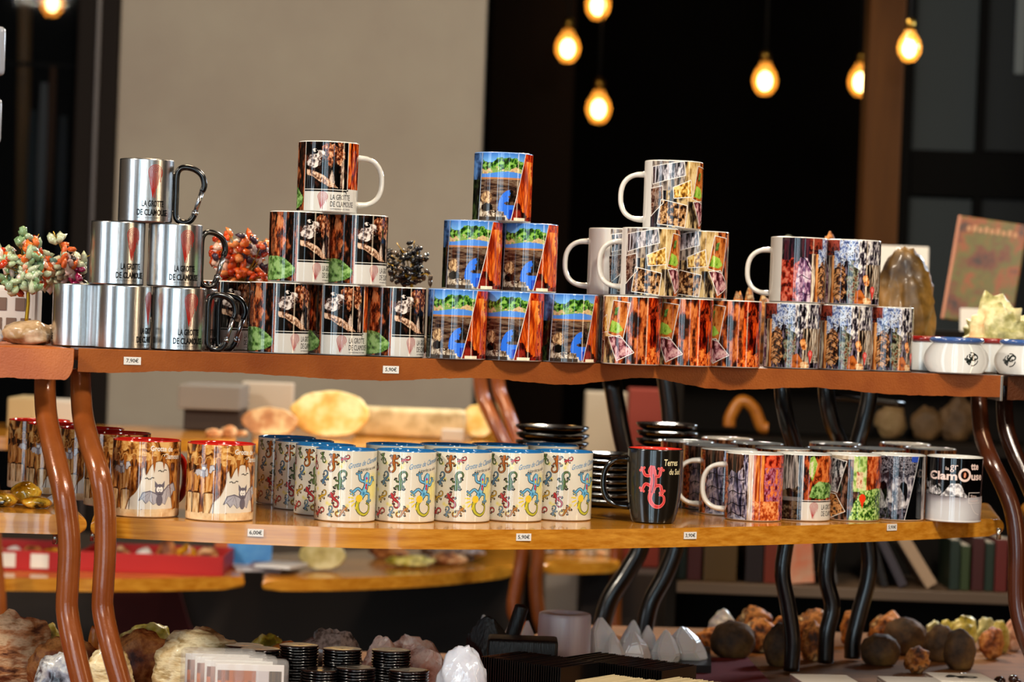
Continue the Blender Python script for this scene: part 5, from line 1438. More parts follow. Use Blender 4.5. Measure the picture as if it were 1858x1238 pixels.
# black discs in stacks
R_, PT = .026, .0037
v, f = lathe([(.001, 0), (R_ * .93, 0), (R_ * .93, .0012), (R_ * .995, .0014), (R_, .0022), (R_ * .995, .0030), (R_ * .95, .0034), (R_ * .55, .0035), (.001, .0032)], 48)
m_disc = mat('black_gloss_plastic', '#060607', rough=.16, coat=.4)
b = MB().add(v, f)
g, ts, tw, th = text_geo('LA GROTTE', 0, .02)
for k0 in (-.9,):
    b.add([((R_ * 1.004) * math.sin((x - tw / 2) * .0042 / th / R_ * .5 + k0 * 0), -(R_ * 1.004) * math.cos((x - tw / 2) * .0042 / th / R_ * .5), .0014 + y / th * .0014) for x, y in g], ts, 1, False)
disc_me = b.mesh('disc', [m_disc, mat('grey_print', '#5c5c5c', rough=.5)])
ST = [(441, 1170, 2.745, 'leftmost'), (471, 1175, 2.69, 'second from the left'), (541, 1168, 2.74, 'just left of the middle'), (619, 1175, 2.745, 'in the rear row, third from the right'), (708, 1179, 2.75, 'rightmost of the rear row'),
      (580, 1214, 2.65, 'left of the three front stacks'), (643, 1209, 2.655, 'middle of the three front stacks'), (740, 1213, 2.65, 'right of the three front stacks')]
rnd = random.Random(2)
for px, yt, Y, lab in ST:
    zt = at(px, yt, Y).z; n = int((zt - ZS) / PT); X = xat(px, (zt + ZS) / 2, Y)
    for k in range(n):
        o = link('ribbed_disc', disc_me, None, (X + rnd.uniform(-.0006, .0006), Y + rnd.uniform(-.0006, .0006), ZS + k * PT * 1.0), (0, 0, rnd.uniform(-.3, .3)))
        tag(o, 'black disc in the stack ' + lab + (', topmost' if k == n - 1 else ''), 'disc', 'black discs in stacks')

# clear packs with printed cards
m_pvc = mat('clear_pvc', '#e8e4e0', rough=.06, alpha=.16, coat=.6)
pk = [(452, 2.585, 'front'), (432, 2.612, 'second'), (414, 2.639, 'third'), (396, 2.666, 'rear')]
for i, (px, Y, lab) in enumerate(pk):
    w, h = .098, .098; X = xat(px, .86, Y)
    r = empty('souvenir_pack', (X, Y, ZS), .06); tag(r, 'clear plastic souvenir pack with a photo card, %s one of four' % lab, 'souvenir pack', 'clear souvenir packs')
    part('blister', rbox(-w / 2, w / 2, -.010, .010, 0, h, .008, 3), m_pvc, r, True)
    part('card', rbox(-w / 2 + .006, w / 2 - .006, -.001, .001, .004, h - .008, .0006), m_card, r)
    b = MB()
    def Q(x0, x1, z0, z1, col, d=-.0014, n=10):
        for a in range(n):
            for c_ in range(4):
                rr_ = random.Random(a * 31 + c_ * 7 + int(x0 * 9999)); k = rr_.uniform(.35, 1.3)
                u0, u1 = x0 + (x1 - x0) * a / n, x0 + (x1 - x0) * (a + 1) / n; w0, w1 = z0 + (z1 - z0) * c_ / 4, z0 + (z1 - z0) * (c_ + 1) / 4
                b.add([(u0, d, w0), (u1, d, w0), (u1, d, w1), (u0, d, w1)], [(0, 1, 2, 3)], 0, False, tuple(min(1, q * (k if n > 1 else 1)) for q in lin(col)))
    Q(-.040, .008, .03, h - .016, '#b8642a'); Q(.0085, .024, .03, h - .016, '#c8c4c4', n=1); Q(.0245, .040, .03, h - .016, '#4a3a1c')
    b.obj('photo_print', m_attr, r)

# rows of cards running back to the left
cm_k = mat('black_card_sleeve', '#0b0a0a', rough=.16, coat=.3); cm_c = mat('cream_card_edge', '#b8a884', rough=.6)
def card_row(px, yt, Y, n, m, lab, wd, hgt, pitch=.0040, cat='card'):
    z1 = at(px, yt, Y).z; X = xat(px, z1, Y)
    d = Vector((-.80, .60, 0)); s = Vector((.60, .80, 0))
    v, f = rbox(-wd / 2, wd / 2, -.0008, .0008, 0, hgt, .0004, 1)
    me = MB().add(v, f, smooth=False).mesh('souvenir_card', m)
    rz = math.atan2(s.y, s.x); rn = random.Random(int(px))
    for k in range(n):
        p = Vector((X, Y, z1 - hgt)) + d * pitch * k + Vector((0, 0, rn.uniform(-.0012, .0008)))
        p.z = ZS + rn.uniform(0, .0006)
        o = link('souvenir_card', me, None, p, (0, 0, rz + rn.uniform(-.01, .01)))
        o.scale.z = (z1 - ZS) / hgt * rn.uniform(.985, 1.0)
        tag(o, lab + (', the front one' if k == 0 else ', behind the front one'), cat, 'souvenir cards in rows')
card_row(1052, 1206, 2.79, 34, cm_k, 'black sleeved card in the row beside the black block', .088, .10)
card_row(1232, 1212, 2.86, 42, cm_k, 'black sleeved card in the long row below the quartz tray', .088, .10)
card_row(1155, 1240, 2.62, 17, cm_c, 'cream edged card in the row between the black ones', .086, .10)
card_row(1290, 1246, 2.66, 20, cm_c, 'cream edged card in the rightmost row', .086, .10)

# coasters
cmesh = MB().add(*rbox(-.043, .043, -.043, .043, 0, .004, .0008)).mesh('coaster', mat('white_tile', '#d4ccc0', rough=.25))
for px, yt, Y, lab in ((1497, 1229, 3.12, 'left'), (1657, 1232, 3.10, 'middle'), (1744, 1227, 3.16, 'right')):
    z1 = at(px, yt, Y).z; n = max(2, int((z1 - ZT) / .0042)); X = xat(px, z1, Y)
    for k in range(n):
        o = link('coaster', cmesh, None, (X, Y, ZT + .0005 + k * .0042), (0, 0, .10 + .01 * (k % 3)))
        tag(o, 'white square coaster in the %s stack%s at the lower right' % (lab, ', topmost' if k == n - 1 else ''), 'coaster', 'coasters in stacks')
    if lab == 'right':
        A = Art(R=1000, H=86, W=4, N=4); lizard(A, 0, 0, 44, 1.2, '#141010', line='#141010')
        b = MB(); b.add([(x * .001, y * .001, .0046) for x, y in A.dv], A.dt, 0, False)
        b.obj('emblem', m_ink, o)

# geodes and dark beads at the right
RR = [(1262, 1322, 1138, 3.62, r_ochre), (1288, 1372, 1126, 3.50, r_dkbr), (1284, 1336, 1104, 3.66, r_white), (1336, 1404, 1099, 3.68, r_ochre), (1346, 1412, 1120, 3.58, r_ochre), (1396, 1440, 1116, 3.66, r_ochre),
      (1384, 1446, 1130, 3.42, r_dkbr), (1440, 1506, 1104, 3.62, r_ochre), (1452, 1500, 1125, 3.5, r_ochre), (1524, 1560, 1108, 3.70, r_ochre), (1574, 1650, 1108, 3.72, r_ochre), (1560, 1634, 1150, 3.48, r_dkbr),
      (1600, 1684, 1120, 3.62, r_dkbr), (1675, 1740, 1132, 3.55, r_dkbr), (1712, 1772, 1140, 3.46, r_dkbr), (1680, 1712, 1126, 3.78, r_green), (1704, 1730, 1124, 3.74, r_yel), (1726, 1774, 1116, 3.72, r_yel), (1770, 1812, 1120, 3.74, r_green),
      (1796, 1832, 1126, 3.68, r_yel), (1822, 1858, 1122, 3.72, r_pink), (1640, 1690, 1172, 3.40, r_ochre), (1776, 1822, 1138, 3.6, r_brown)]
desc = {'ochre': 'rough ochre geode', 'dark': 'dark rounded geode', 'milky': 'white topped geode', 'pale': 'pale green mineral', 'yellow': 'pale yellow calcite', 'pink': 'pink mineral', 'brown': 'brown stone'}
where = ['far left of the heap, low', 'in front of the white topped one', 'at the left of the heap', 'tallest of the left heap', 'under the tallest of the left heap', 'just left of the first black leg', 'below the first black leg bend', 'between the black legs, tall', 'between the black legs, low',
         'behind the third black leg', 'just right of the black legs, long', 'right of the black legs, low and round', 'behind the round dark one', 'in the middle right, behind', 'in the middle right, in front', 'left end of the pale minerals', 'small, among the pale minerals',
         'largest of the pale minerals', 'right of the largest pale mineral', 'near the right brown leg', 'at the right brown leg', 'lying alone in front of the dark ones', 'under the pale minerals']
for i, ((a, b_, yt, Y, m), wh) in enumerate(zip(RR, where)):
    place_rock('geode', desc[m.name.split('_')[0]] + ', ' + wh, 'rock', a, b_, yt, Y, ZT, m, 300 + i, 'geodes at the right of the table', amp=.26 if m is not r_dkbr else .12, fs=2.0, dr=.7, sub=4)
rn = random.Random(9)
m_bead = mat('dark_glossy_bead', '#0c0807', rough=.08, coat=.6, col2='#3a2018', nscale=50)
vs, fs = ico(2)
for i in range(22):
    px = 1702 + i * 7.6 + rn.uniform(-3, 3); Y = 3.20 + rn.uniform(0, .12); r = rn.uniform(.007, .010); z = ZT + r
    o = MB().add([(v.x * r, v.y * r, v.z * r * .9) for v in vs], fs).obj('tumbled_stone', m_bead, None, (xat(px, z, Y), Y, z)); tag(o, 'dark glossy tumbled stone at the lower right corner', 'stone', 'dark tumbled stones')

# ------------------------------------------------------------------ stands further back at the left
def back_stand(lab, x, fr_low, fr_bot, legs, dep=.5):
    fr_low = fr_low and [(a, far(b)) for a, b in fr_low]; fr_bot = [(a, far(b)) for a, b in fr_bot]; legs = [[(a, b, far(max(c, 4.0))) for a, b, c in L] for L in legs]
    s = wroot('display_stand', (x, 4.7, 0))
    bkp = lambda fr, z: [(xat(fr[-1][0], z, fr[-1][1] + dep), fr[-1][1] + dep), (xat(fr[0][0], z, fr[0][1] + dep), fr[0][1] + dep)]; tag(s, lab, 'display stand', 'display stands')
    if fr_low: board('middle_shelf', smooth_line([(xat(a, ZL, b), b) for a, b in fr_low], 4), dep, ZL, .026, m_wood, s, nose=.0125, back=bkp(fr_low, ZL))
    board('bottom_shelf', smooth_line([(xat(a, ZB, b), b) for a, b in fr_bot], 4), dep, ZB, .026, m_wood, s, nose=.0125, back=bkp(fr_bot, ZB))
    for L in legs:
        P = [at(*p) for p in L]; e = P[-1]; P += [Vector((e.x + .02, e.y, .3)), Vector((e.x, e.y, 0.0))]
        MB().add(*tube(crom(P, 6), .015, 12)).obj('leg', m_leg, s)
    return s
back_stand('blurred orange wooden stand behind the left half, red trays on it', -.8, [(-120, 4.02), (100, 4.08), (250, 4.14), (430, 4.2)], [(-120, 4.05), (150, 4.10), (300, 4.15), (444, 4.22)],
           [[(-40, 640, 4.0), (-40, 720, 4.0), (-20, 850, 3.98), (-10, 1000, 3.98), (0, 1150, 3.98)]])
back_stand('blurred orange wooden stand behind the gecko mugs, geode slices on it', .0, [(455, 4.16), (650, 4.18), (800, 4.28), (935, 4.42)], [(476, 4.2), (620, 4.25), (800, 4.38), (948, 4.58)],
           [[(868, 660, 4.36), (876, 720, 4.36), (898, 770, 4.34), (925, 830, 4.33), (945, 920, 4.33), (948, 1000, 4.33), (938, 1060, 4.33), (932, 1110, 4.33), (950, 1180, 4.33)],
            [(900, 660, 4.5), (906, 710, 4.5), (925, 760, 4.48), (948, 830, 4.47), (966, 920, 4.46), (976, 1000, 4.46), (972, 1060, 4.46), (978, 1120, 4.46), (990, 1180, 4.46)]])
back_stand('blurred orange shelf stand right of the two brown legs in the distance', .35, None, [(985, 4.62), (1060, 4.66), (1125, 4.70)], [[(1118, 900, 4.75), (1118, 1000, 4.75), (1116, 1100, 4.75), (1116, 1150, 4.75)]], .3)
ZLb = ZL + .0005; ZBb = ZB + .0005
def disc_slice(lab, x0, x1, y0, y1, Y, zb, m, seed, lean=.12, hole=None):
    Y = far(Y); cx, cy = (x0 + x1) / 2, (y0 + y1) / 2; w = (x1 - x0) / FPX * (Y - CAMY) / 2; h = (at(cx, y0, Y).z - zb) / 2; X = xat(cx, zb + h, Y)
    n = 40; v = []; f = []
    for d in (-.012, -.009, .009, .012):
        k = .95 if abs(d) > .01 else 1
        for i in range(n):
            a = 2 * math.pi * i / n; q = k * (1 + .06 * mnoise.noise(Vector((math.cos(a) * 2, math.sin(a) * 2, seed))) * 2)
            v.append((w * q * math.cos(a), d, h * min(q, 1.0) * math.sin(a) + h))
    for j in range(3):
        for i in range(n): f.append((j * n + i, j * n + (i + 1) % n, (j + 1) * n + (i + 1) % n, (j + 1) * n + i))
    f.append(tuple(range(n - 1, -1, -1))); f.append(tuple(range(3 * n, 4 * n)))
    o = MB().add(v, f, smooth=False).obj('geode_slice', m, None, (X, Y, zb + .003), (-lean, 0, 0)); tag(o, lab, 'geode slice', 'geode slices'); return o
disc_slice('largest round yellow geode slice behind the gecko mugs', 528, 670, 712, 808, 4.34, ZLb, r_slice, 1)
disc_slice('smaller orange brown geode slice left of the largest one', 438, 540, 742, 806, 4.30, ZLb, mat('brown_geode_slice', rough=.4, ramp=['#6a3c1c', '#b8804c', '#f0dca8', '#9a6434'], nscale=8, bump=.3, bscale=40), 4)
disc_slice('round slice leaning behind the distant brown legs', 836, 902, 736, 796, 4.52, ZLb, r_slice, 6)
disc_slice('cream fan-shaped slice standing below the gecko mugs', 542, 628, 984, 1040, 4.34, ZBb, mat('cream_slice', rough=.4, ramp=['#5a4c20', '#b8a458', '#e4d8a0', '#d8c888'], nscale=9), 8)
o = MB().add(*rbox(xat(640, 1.1, 4.85), xat(845, 1.1, 4.85), 4.85, 4.93, ZLb, at(740, 742, 4.85).z, .012, 3), smooth=True).obj('stone_slab', mat('pale_stone_slab', rough=.6, ramp=['#a89468', '#d4c49c', '#bca878'], nscale=14)); tag(o, 'long pale stone slab right of the largest geode slice', 'stone slab')
def box(name, lab, cat, x0, x1, yt, Y, zb, dp, m, bev=.004, rz=0, group=None):
    Y = far(Y); a, b_ = xat(x0, zb, Y), xat(x1, zb, Y); z1 = at((x0 + x1) / 2, yt, Y).z
    c = (a + b_) / 2
    o = MB().add(*rbox(a - c, b_ - c, 0, dp, 0, z1 - zb, bev), smooth=False).obj(name, m, None, (c, Y, zb), (0, 0, rz)); tag(o, lab, cat, group); return o
m_wbox = mat('white_cardboard', '#b8b0a4', rough=.8); m_gbox = mat('grey_cardboard', '#77736e', rough=.8); m_dbox = mat('dark_brown_box', '#2c1c10', rough=.7); m_bbox = mat('beige_cardboard', '#a8946c', rough=.8)
box('white_cube', 'small white cube in front of the pale stone slab', 'box', 800, 840, 780, 4.38, ZLb, .04, m_wbox)
o1 = box('dark_box', 'dark brown box under the grey box in the back', 'box', 332, 434, 744, 4.44, ZLb, .16, m_dbox)
box('grey_box', 'grey box lying on top of the dark brown box', 'box', 322, 434, 700, 4.42, at(383, 744, far(4.44)).z + .001, .2, m_gbox)
box('white_box', 'tall whitish box right of the grey box', 'box', 436, 530, 694, 4.62, ZLb, .03, m_wbox)
box('beige_box', 'beige box at the far left below the upper shelf', 'box', 12, 62, 722, 4.30, ZLb, .15, m_bbox)
box('cream_box', 'wide cream box behind the two brown legs', 'box', 66, 130, 728, 4.34, ZLb, .15, m_wbox)
for i, (a, b_, yt) in enumerate(((372, 404, 778), (400, 430, 772), (424, 450, 782))):
    place_rock('small_stone', ('left', 'middle', 'right')[i] + ' one of three small pale stones left of the orange geode slice', 'rock', a, b_, yt, 4.24 + .02 * i, ZLb, r_tan, 400 + i, 'small pale stones', dr=.7, sub=3)

def tray(lab, x0, x1, Y, dp, h, labels):
    Y = far(Y); a, b_ = xat(x0, ZBb, Y), xat(x1, ZBb, Y); m = mat('red_tray', '#b01410', rough=.5)
    t = empty('red_tray', ((a + b_) / 2, Y, ZBb)); tag(t, lab, 'tray', 'red trays'); w = (b_ - a) / 2
    part('bottom', box_vf(-w, w, 0, dp, 0, .004), m, t); part('front_wall', rbox(-w, w, 0, .004, .004, h, .001), m, t); part('back_wall', rbox(-w, w, dp - .004, dp, .004, h, .001), m, t)
    part('side_wall', rbox(-w, -w + .004, .004, dp - .004, .004, h, .001), m, t); part('side_wall', rbox(w - .004, w, .004, dp - .004, .004, h, .001), m, t)
    for l in labels:
        x = xat(l, ZBb + h / 2, Y) - (a + b_) / 2; part('label_card', rbox(x - .018, x + .018, -.0022, -.0004, .007, h - .006, .0004), m_card, t)
    return t
tray('red tray with two white labels at the left edge', -60, 108, 4.17, .22, .042, (12, 72))
tray('red tray of pale stones between the brown legs and the blue leaflet', 142, 404, 4.20, .20, .040, ())
rn = random.Random(5)
for i in range(9):
    px = (-10, 24, 58, 92, 218, 262, 300, 338, 376)[i]; m = (r_tan, r_white, r_brown, r_amber)[i % 4]
    wh = ('leftmost in the labelled red tray', 'second in the labelled red tray', 'third in the labelled red tray', 'rightmost in the labelled red tray', 'leftmost in the unlabelled red tray', 'second in the unlabelled red tray', 'middle of the unlabelled red tray', 'fourth in the unlabelled red tray', 'rightmost in the unlabelled red tray')[i]
    place_rock('tray_stone', 'blurred stone, ' + wh, 'rock', px - 18, px + 20, 984 + rn.uniform(-4, 10), 4.30, ZBb + .005, m, 430 + i, 'stones in the red trays', dr=.8, sub=3)
def leaf(name, lab, x0, x1, y0, Y, zb, m, lean=.2, rz=0, th=.003, cat='leaflet', dx=0):
    Y = far(Y); w = (x1 - x0) / FPX * (Y - CAMY); h = at((x0 + x1) / 2, y0, Y).z - zb; X = xat((x0 + x1) / 2, zb, Y)
    o = MB().add(*rbox(-w / 2, w / 2, 0, th, 0, h / math.cos(lean), .0008), smooth=False).obj(name, m, None, (X, Y, zb), (-lean, dx, rz)); tag(o, lab, cat); return o
leaf('leaflet', 'blue leaflet standing right of the red tray', 412, 492, 984, 4.36, ZBb, mat('blue_print', '#2f7ec8', rough=.3, col2='#5aa0dc', nscale=20), .15)
leaf('leaflet', 'orange leaflet just left of the blue one', 388, 414, 984, 4.40, ZBb, mat('orange_print', '#d86a1c', rough=.4), .1)
for i, (a, b_, Y, c) in enumerate(((418, 500, 4.28, '#c8c8d0'), (452, 536, 4.30, '#8a7c8a'), (470, 540, 4.24, '#d8dce0'))):
    Y = far(Y); w = (b_ - a) / FPX * (Y - CAMY)
    o = MB().add(*rbox(-w / 2, w / 2, -.05, .05, 0, .006, .001), smooth=False).obj('booklet', mat('paper_%d' % i, c, rough=.4), None, (xat((a + b_) / 2, ZB, Y), Y + .06, ZBb + .0068 * i), (0, 0, .2 - .25 * i)); tag(o, ('lowest', 'middle', 'topmost')[i] + ' of the three booklets lying in front of the blue leaflet', 'booklet', 'booklets')
for i, (a, b_, yt, Y, m, lab) in enumerate(((668, 745, 988, 4.60, r_brown, 'brown rounded stone right of the cream slice'), (760, 882, 984, 4.62, r_smoky, 'shiny dark stone bowl with a bright glint'), (698, 792, 1008, 4.46, r_yel, 'pale yellow stone lying on the distant bottom shelf'),
                                             (780, 850, 1002, 4.52, r_tan, 'flat tan stone under the shiny dark one'))):
    place_rock('shelf_stone', lab, 'rock', a, b_, yt, Y, ZBb, m, 450 + i, 'stones on the distant bottom shelf', dr=.6)
for i in range(7):
    place_rock('beige_stone', 'small beige stone on the far orange shelf, ' + ('leftmost', 'second from left', 'third from left', 'in the middle', 'third from right', 'second from right', 'rightmost')[i], 'rock', 986 + i * 19, 1008 + i * 19, 998 + (i * 5) % 8, 4.80, ZBb, r_tan if i % 2 else r_smoky, 470 + i, 'small stones on the far shelf', dr=.8, sub=3)
o = MB().add(*rbox(xat(985, .6, 5.6), xat(1112, .6, 5.6), 5.6, 5.8, 0.0, .74, .006), smooth=False).obj('storage_cupboard', mat('pale_grey_laminate', '#8a8078', rough=.6)); tag(o, 'pale grey cupboard below the far orange shelf', 'cupboard')
o = box('red_panel_box', 'brick red box high up behind the dark dish stacks', 'box', 1130, 1200, 706, 4.9, .75, .1, mat('brick_red_box', '#7a2410', rough=.7)); 
box('cream_panel_box', 'cream topped box left of the brick red one', 'box', 1052, 1128, 712, 4.95, .75, .1, mat('cream_box', '#a89c88', rough=.7))
# cupboard carrying the two boxes
o = MB().add(*rbox(xat(1050, .6, 5.3), xat(1215, .6, 5.3), 5.31, 5.56, 0, .7485, .006), smooth=False).obj('low_cabinet', m_dbox); tag(o, 'dark low cabinet under the brick red box', 'cabinet')

o = MB().add(*rbox(xat(-160, .6, 5.25), xat(948, .6, 5.25), 5.25, 5.7, 0, .755, .006), smooth=False).obj('low_counter', mat('dark_brown_counter', '#2a1c10', rough=.7)); tag(o, 'long dark brown counter under the distant stands', 'counter')
_a, _b, _c = xat(205, .7, 5.22), xat(330, .7, 5.22), xat(470, .3, 5.22)
flatv = [(_a, .0), (_c, .0), (_c - .02, .35), (_b + .02, .60), (_b - .03, .75), (_a, .75)]
_v = []; _f = []
for q in range(2): _v += [(x, 5.235 - .012 * q - .006 * (k % 2), z) for k, (x, z) in enumerate(flatv)]
_f = [tuple(range(6)), tuple(range(11, 5, -1))] + [(i, (i + 1) % 6, 6 + (i + 1) % 6, 6 + i) for i in range(6)]
o = MB().add(_v, _f, smooth=False).obj('red_drape', mat('dark_red_fabric', '#4a0a08', rough=.9)); tag(o, 'dark red fabric draped over the counter behind the two brown legs', 'drape')
# bookcase in the right background
bc = wroot('bookcase', (.9, 4.3, 0)); tag(bc, 'dark bookcase with leaning books in the right background', 'bookcase')
m_bc = mat('dark_bookcase_wood', '#0e0905', rough=.7, spec=.15); m_bce = mat('grey_shelf_edge', '#5a4a3c', rough=.5)
YB = 4.5; bx0, bx1 = xat(1216, 1, YB), xat(2080, 1, YB)
zs1 = at(1500, 592, YB).z; zs2 = at(1500, 1066, YB).z; zs3 = .42
for z in (zs1, zs2, zs3): part('shelf', rbox(bx0 + .021, bx1 - .021, YB, YB + .30, z - .022, z, .002), m_bce if z == zs2 else m_bc, bc)
part('side_panel', rbox(bx0, bx0 + .02, YB, YB + .3, 0, zs1 + .0, .002), m_bc, bc); part('side_panel', rbox(bx1 - .02, bx1, YB, YB + .3, 0, zs1, .002), m_bc, bc)
part('back_panel', box_vf(bx0 + .021, bx1 - .021, YB + .301, YB + .31, 0, zs1), m_bc, bc)
zb2 = zs2 + .0005
def book(lab, x0, x1, yt, col, tilt=0.0, dp=.14, Y=YB + .03, group='books on the dark bookcase', zb=None, col2=None):
    z = zb2 if zb is None else zb
    w = (x1 - x0) / FPX * (Y - CAMY); h = at((x0 + x1) / 2, yt, Y).z - z; X = xat((x0 + x1) / 2, z, Y)
    b = MB(); b.add(*rbox(0, w, 0, dp, 0, h, .002), 0, False)
    r = empty('book', (X - w / 2 if tilt >= 0 else X - w / 2, Y, z)); r.rotation_euler = (0, tilt, 0); tag(r, lab, 'book', group)
    b.obj('cover', mat('book_' + col[1:], col, rough=.4, col2=col2, nscale=16), r)
    part('pages', rbox(.002, w - .002, .002, dp + .001, h, h + .0006, .0002), m_card, r)
    return r
book('dark green book at the left of the bookcase', 1228, 1244, 975, '#16281c'); book('dark red book at the left of the bookcase', 1246, 1272, 985, '#3a100c')
book('olive brown book standing upright behind the first black leg', 1276, 1336, 970, '#4a3614')
book('dark book with red spine left of the map book', 1352, 1384, 978, '#1a0c0a'); book('rust coloured book left of the map book', 1386, 1412, 980, '#6a2410')
book('cream and pink map book just right of the first black leg', 1434, 1478, 978, '#c8a890', -.10, col2='#d8704c')
book('grey book leaning against the map book', 1500, 1520, 980, '#4a4c50', -.18)
book('black book between the legs and the leaning cream one', 1600, 1612, 985, '#0e0c10', -.30); book('grey purple book leaning steeply', 1632, 1648, 968, '#3a3640', -.48)
book('cream book leaning steeply at the right of the legs', 1682, 1704, 950, '#a89078', -.58)
for i, (a, b_, c, yt) in enumerate(((1722, 1740, '#14261c', 980), (1742, 1758, '#2c3c1c', 990), (1762, 1784, '#3a0c0a', 975), (1786, 1802, '#16281c', 985), (1804, 1826, '#5a140c', 978), (1830, 1850, '#1a1a10', 986), (1854, 1880, '#3c1c10', 980))):
    book(('dark green', 'olive', 'dark red', 'deep green', 'brick red', 'near black', 'dark brown')[i] + ' book upright in the right part of the bookcase', a, b_, yt, c)
# picture book and cards standing on top of the bookcase
zt1 = zs1 + .0005
pb = empty('picture_book', (xat(1772, zt1, 4.56), 4.56, zt1 + .016)); pb.rotation_euler = (-.12, .12, -.25); tag(pb, 'orange picture book standing tilted in the right background', 'book')
wB, hB = .135, .215
part('cover', rbox(-wB / 2, wB / 2, 0, .018, .0, hB, .002), mat('orange_picture_cover', rough=.35, ramp=['#2a1206', '#6a300a', '#5a5a14', '#8a4410', '#2a1406'], nscale=11), pb)
part('spine', rbox(-wB / 2 - .006, -wB / 2 - .0003, 0, .018, 0, hB, .001), mat('pale_orange_spine', '#c08060', rough=.4), pb)
for i, zz in enumerate((.186,)):
    b = MB()
    for q in range(9): b.add(*box_vf(-.052 + q * .0118, -.052 + q * .0118 + .0075, -.0012, -.0002, zz, zz + .010 + .003 * (q % 2)), smooth=False)
    b.obj('title_band', mat('pale_title', '#b88860', rough=.5), pb)
leaf('label_card', 'white label card below the orange picture book', 1742, 1802, 560, 4.2, zt1, m_card, .15, cat='card')
leaf('label_card', 'white card standing behind the olive brown rock', 1592, 1682, 446, 4.22, zt1, m_card, .1, cat='card')
for i, (a, b_, yt, m) in enumerate(((1236, 1290, 540, r_tan), (1400, 1462, 428, r_green), (1300, 1340, 560, r_ochre))):
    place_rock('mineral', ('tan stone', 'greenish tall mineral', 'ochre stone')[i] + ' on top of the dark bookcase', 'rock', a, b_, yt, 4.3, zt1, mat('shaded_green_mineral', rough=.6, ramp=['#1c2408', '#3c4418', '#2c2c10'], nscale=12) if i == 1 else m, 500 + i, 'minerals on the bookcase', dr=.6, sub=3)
# lower shelf of the bookcase: round baskets that catch the light
for i, (a, b_, c) in enumerate(((1300, 1410, '#a86a28'), (1600, 1680, '#7a5024'), (1690, 1770, '#5a3c1c'))):
    Yb = YB + .05; pass
# amber vases on a middle board
zm = at(1500, 800, YB).z
part('shelf', rbox(bx0 + .021, bx1 - .021, YB, YB + .30, zm - .022, zm, .002), m_bc, bc)
Yb = YB + .10
_p = [at(1322, 800, Yb), at(1326, 755, Yb), at(1345, 728, Yb), at(1368, 742, Yb), at(1382, 775, Yb), at(1392, 800, Yb)]
for q in (_p[0], _p[-1]): q.z = zm + .016
o = MB().add(*tube(crom(_p, 6), .013, 14)).obj('arch_ornament', mat('amber_ornament', '#a8681f', rough=.3, col2='#7a4414', nscale=20)); tag(o, 'blurred amber arch-shaped ornament seen above the pale-rimmed mugs', 'ornament')
for i, (a, b_, yt, mm) in enumerate(((1586, 1646, 728, '#8a7048'), (1652, 1712, 736, '#4a3418'), (1704, 1770, 716, '#3c2814'))):
    place_rock('driftwood_chunk', ('pale', 'dark', 'large dark')[i] + ' brown blurred chunk on the bookcase, ' + ('left', 'middle', 'right')[i] + ' of three', 'rock', a, b_, yt, 4.35, zm + .0003, mat('chunk_%d' % i, mm, rough=.7, col2='#6a4c28', nscale=14, bump=.5, bscale=60), 520 + i, 'brown chunks on the bookcase', amp=.2, dr=.5)

# ------------------------------------------------------------------ hanging bulbs
m_bg = mat('amber_bulb_glass', '#c89040', rough=.05, emit='#f0a840', estr=.55, alpha=.55)
m_bf = mat('bulb_filament', '#ffe0a0', emit='#ffd98c', estr=26)
m_cord = mat('black_cord', '#080808', rough=.6); m_brass = mat('brass_socket', '#8a6a2c', rough=.3, metal=1)
BL = [(95, 4, 6.0, 'at the upper left, standing in for a reflection in the dark window'), (1085, 8, 6.6, 'cut by the top edge of the photo'), (1030, 86, 6.3, 'upper left of the dark area, beside the beige wall'), (1388, 145, 6.3, 'hanging alone in the middle of the dark area'),  # first bulb is added behind the glass as a reflection
      (1086, 196, 6.5, 'lowest of the hanging bulbs'), (1562, 147, 6.9, 'half hidden behind the brown post'), (1650, 86, 4.8, 'in front of the grey panel right of the post')]
for px, py, Y, lab in BL:
    Y = min(Y + .5, 8); c = at(px, py, Y); s = Y / 6.4; rb = .034 * s
    r = empty('pendant_bulb', c); tag(r, 'glowing pendant bulb ' + lab, 'bulb', 'glowing pendant bulbs')
    v, f = lathe([(.001, -rb * 1.25), (rb * .5, -rb * 1.15), (rb * .9, -rb * .6), (rb, 0), (rb * .85, rb * .6), (rb * .5, rb * 1.15), (rb * .38, rb * 1.5)], 28)
    MB().add(v, f).obj('glass', m_bg, r)
    v, f = ico(3); MB().add([(q.x * rb * .52, q.y * rb * .52, q.z * rb * .72 - rb * .1) for q in v], f).obj('filament', m_bf, r)
    MB().add(*lathe([(rb * .1, rb * 1.4), (rb * .42, rb * 1.4), (rb * .42, rb * 2.2), (rb * .2, rb * 2.4), (.001, rb * 2.42)], 20)).obj('socket', m_brass, r)
    MB().add(*tube([(0, 0, rb * 2.3), (0, 0, 2.949 - c.z)], .003, 8)).obj('cord', m_cord, r)

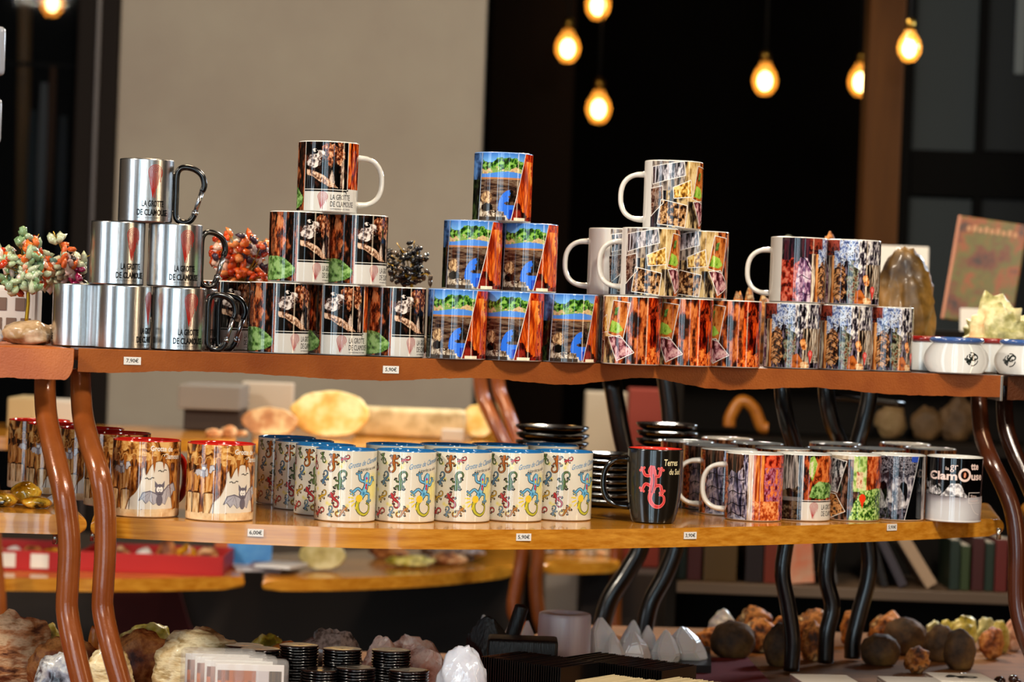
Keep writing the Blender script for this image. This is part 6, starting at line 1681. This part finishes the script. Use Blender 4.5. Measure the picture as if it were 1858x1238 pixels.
# ------------------------------------------------------------------ shapes added behind the left window for its reflections
o = MB().add(*tube([at(37, 620, 7.0), Vector((at(37, 0, 7.0).x, 7.0, 2.949))], .022, 12)).obj('reflected_tan_pole', mat('tan_pole_paint', '#9a7850', rough=.4)); tag(o, 'blurred tan pole standing in for a reflection in the dark window', 'pole')
o.data.transform(Matrix.Identity(4))
for i, (a, b_, y0, y1, c) in enumerate(((52, 70, 200, 520, '#3c4c58'), (72, 90, 150, 480, '#8a929c'), (90, 104, 120, 420, '#6a4a34'), (106, 124, 210, 500, '#4a525c'))):
    Y = 6.8; p, q = at((a + b_) / 2, y0, Y), at((a + b_) / 2, y1, Y); w = (b_ - a) / FPX * (Y - CAMY)
    v = []; f = []
    n = 10
    for j in range(9):
        t = j / 8; ww = w * (.35 + .65 * math.sin(math.pi * min(1, t + .15)) ** .6)
        for k in range(n):
            u = k / (n - 1) - .5; v.append((p.x + u * ww, Y + .012 * math.sin(u * 22 + i), p.z + (q.z - p.z) * t))
        for k in range(n): u = k / (n - 1) - .5; v.append((p.x + u * ww, Y + .004 + .012 * math.sin(u * 22 + i), p.z + (q.z - p.z) * t))
    for j in range(8):
        for k in range(2 * n): k2 = (k + 1) % (2 * n); aa, bb = j * 2 * n, (j + 1) * 2 * n
        for k in range(n - 1):
            aa, bb = j * 2 * n, (j + 1) * 2 * n
            f.append((aa + k, aa + k + 1, bb + k + 1, bb + k)); f.append((aa + n + k + 1, aa + n + k, bb + n + k, bb + n + k + 1))
    o = MB().add(v, f).obj('hanging_scarf', mat('reflection_%d' % i, c, rough=.8)); tag(o, ('leftmost blue grey', 'pale grey', 'brown', 'rightmost grey') [i] + ' scarf strip added behind the dark window', 'reflection', 'added reflections in the window')  # strips added to imitate blurry reflections in the glass
rl = at(88, 100, 6.8)
o = MB().add(*tube([Vector((rl.x - .25, 6.8, at(88, 118, 6.8).z)), Vector((rl.x + .2, 6.8, at(88, 118, 6.8).z))], .006, 8)).obj('clothes_rail', m_cord); tag(o, 'dark rail added behind the window to hold the reflection strips', 'rail')

# spinner rack just outside the left edge with the two packs that reach into view
rk = empty('spinner_rack', (xat(-190, 1.3, 2.48), 2.48, ZT)); tag(rk, 'wire rack holding hanging plastic packs beyond the left edge', 'rack')
part('pole', tube([(0, 0, 0), (0, 0, .98)], .006, 10), m_legk, rk, True); part('foot', lathe([(.001, 0), (.05, 0), (.05, .006), (.001, .008)], 24), m_legk, rk, True)
for i, (yt, yb) in enumerate(((48, 138), (178, 262))):
    X0 = xat((-70, -76)[i], 1.5, 2.48); a, b_ = at(0, yt, 2.48).z, at(0, yb, 2.48).z; x1 = at((11, 4)[i], yt, 2.48).x
    h = link('hook', MB().add(*tube([(0, 0, a - ZT + .012), (X0 - rk.location.x, 0, a - ZT + .012)], .002, 8)).mesh('hook', m_screw), rk)
    xm = at(-150, yt, 2.48).x
    o = MB().add(*rbox(xm, x1, 2.472, 2.488, b_, a, .0075, 3), smooth=True).obj('hanging_pack', mat('frosted_pack', '#c0c4d0', rough=.2, trans=.5)); tag(o, ('upper', 'lower')[i] + ' rounded plastic pack at the left edge of the photo', 'pack', 'hanging plastic packs')

settle()
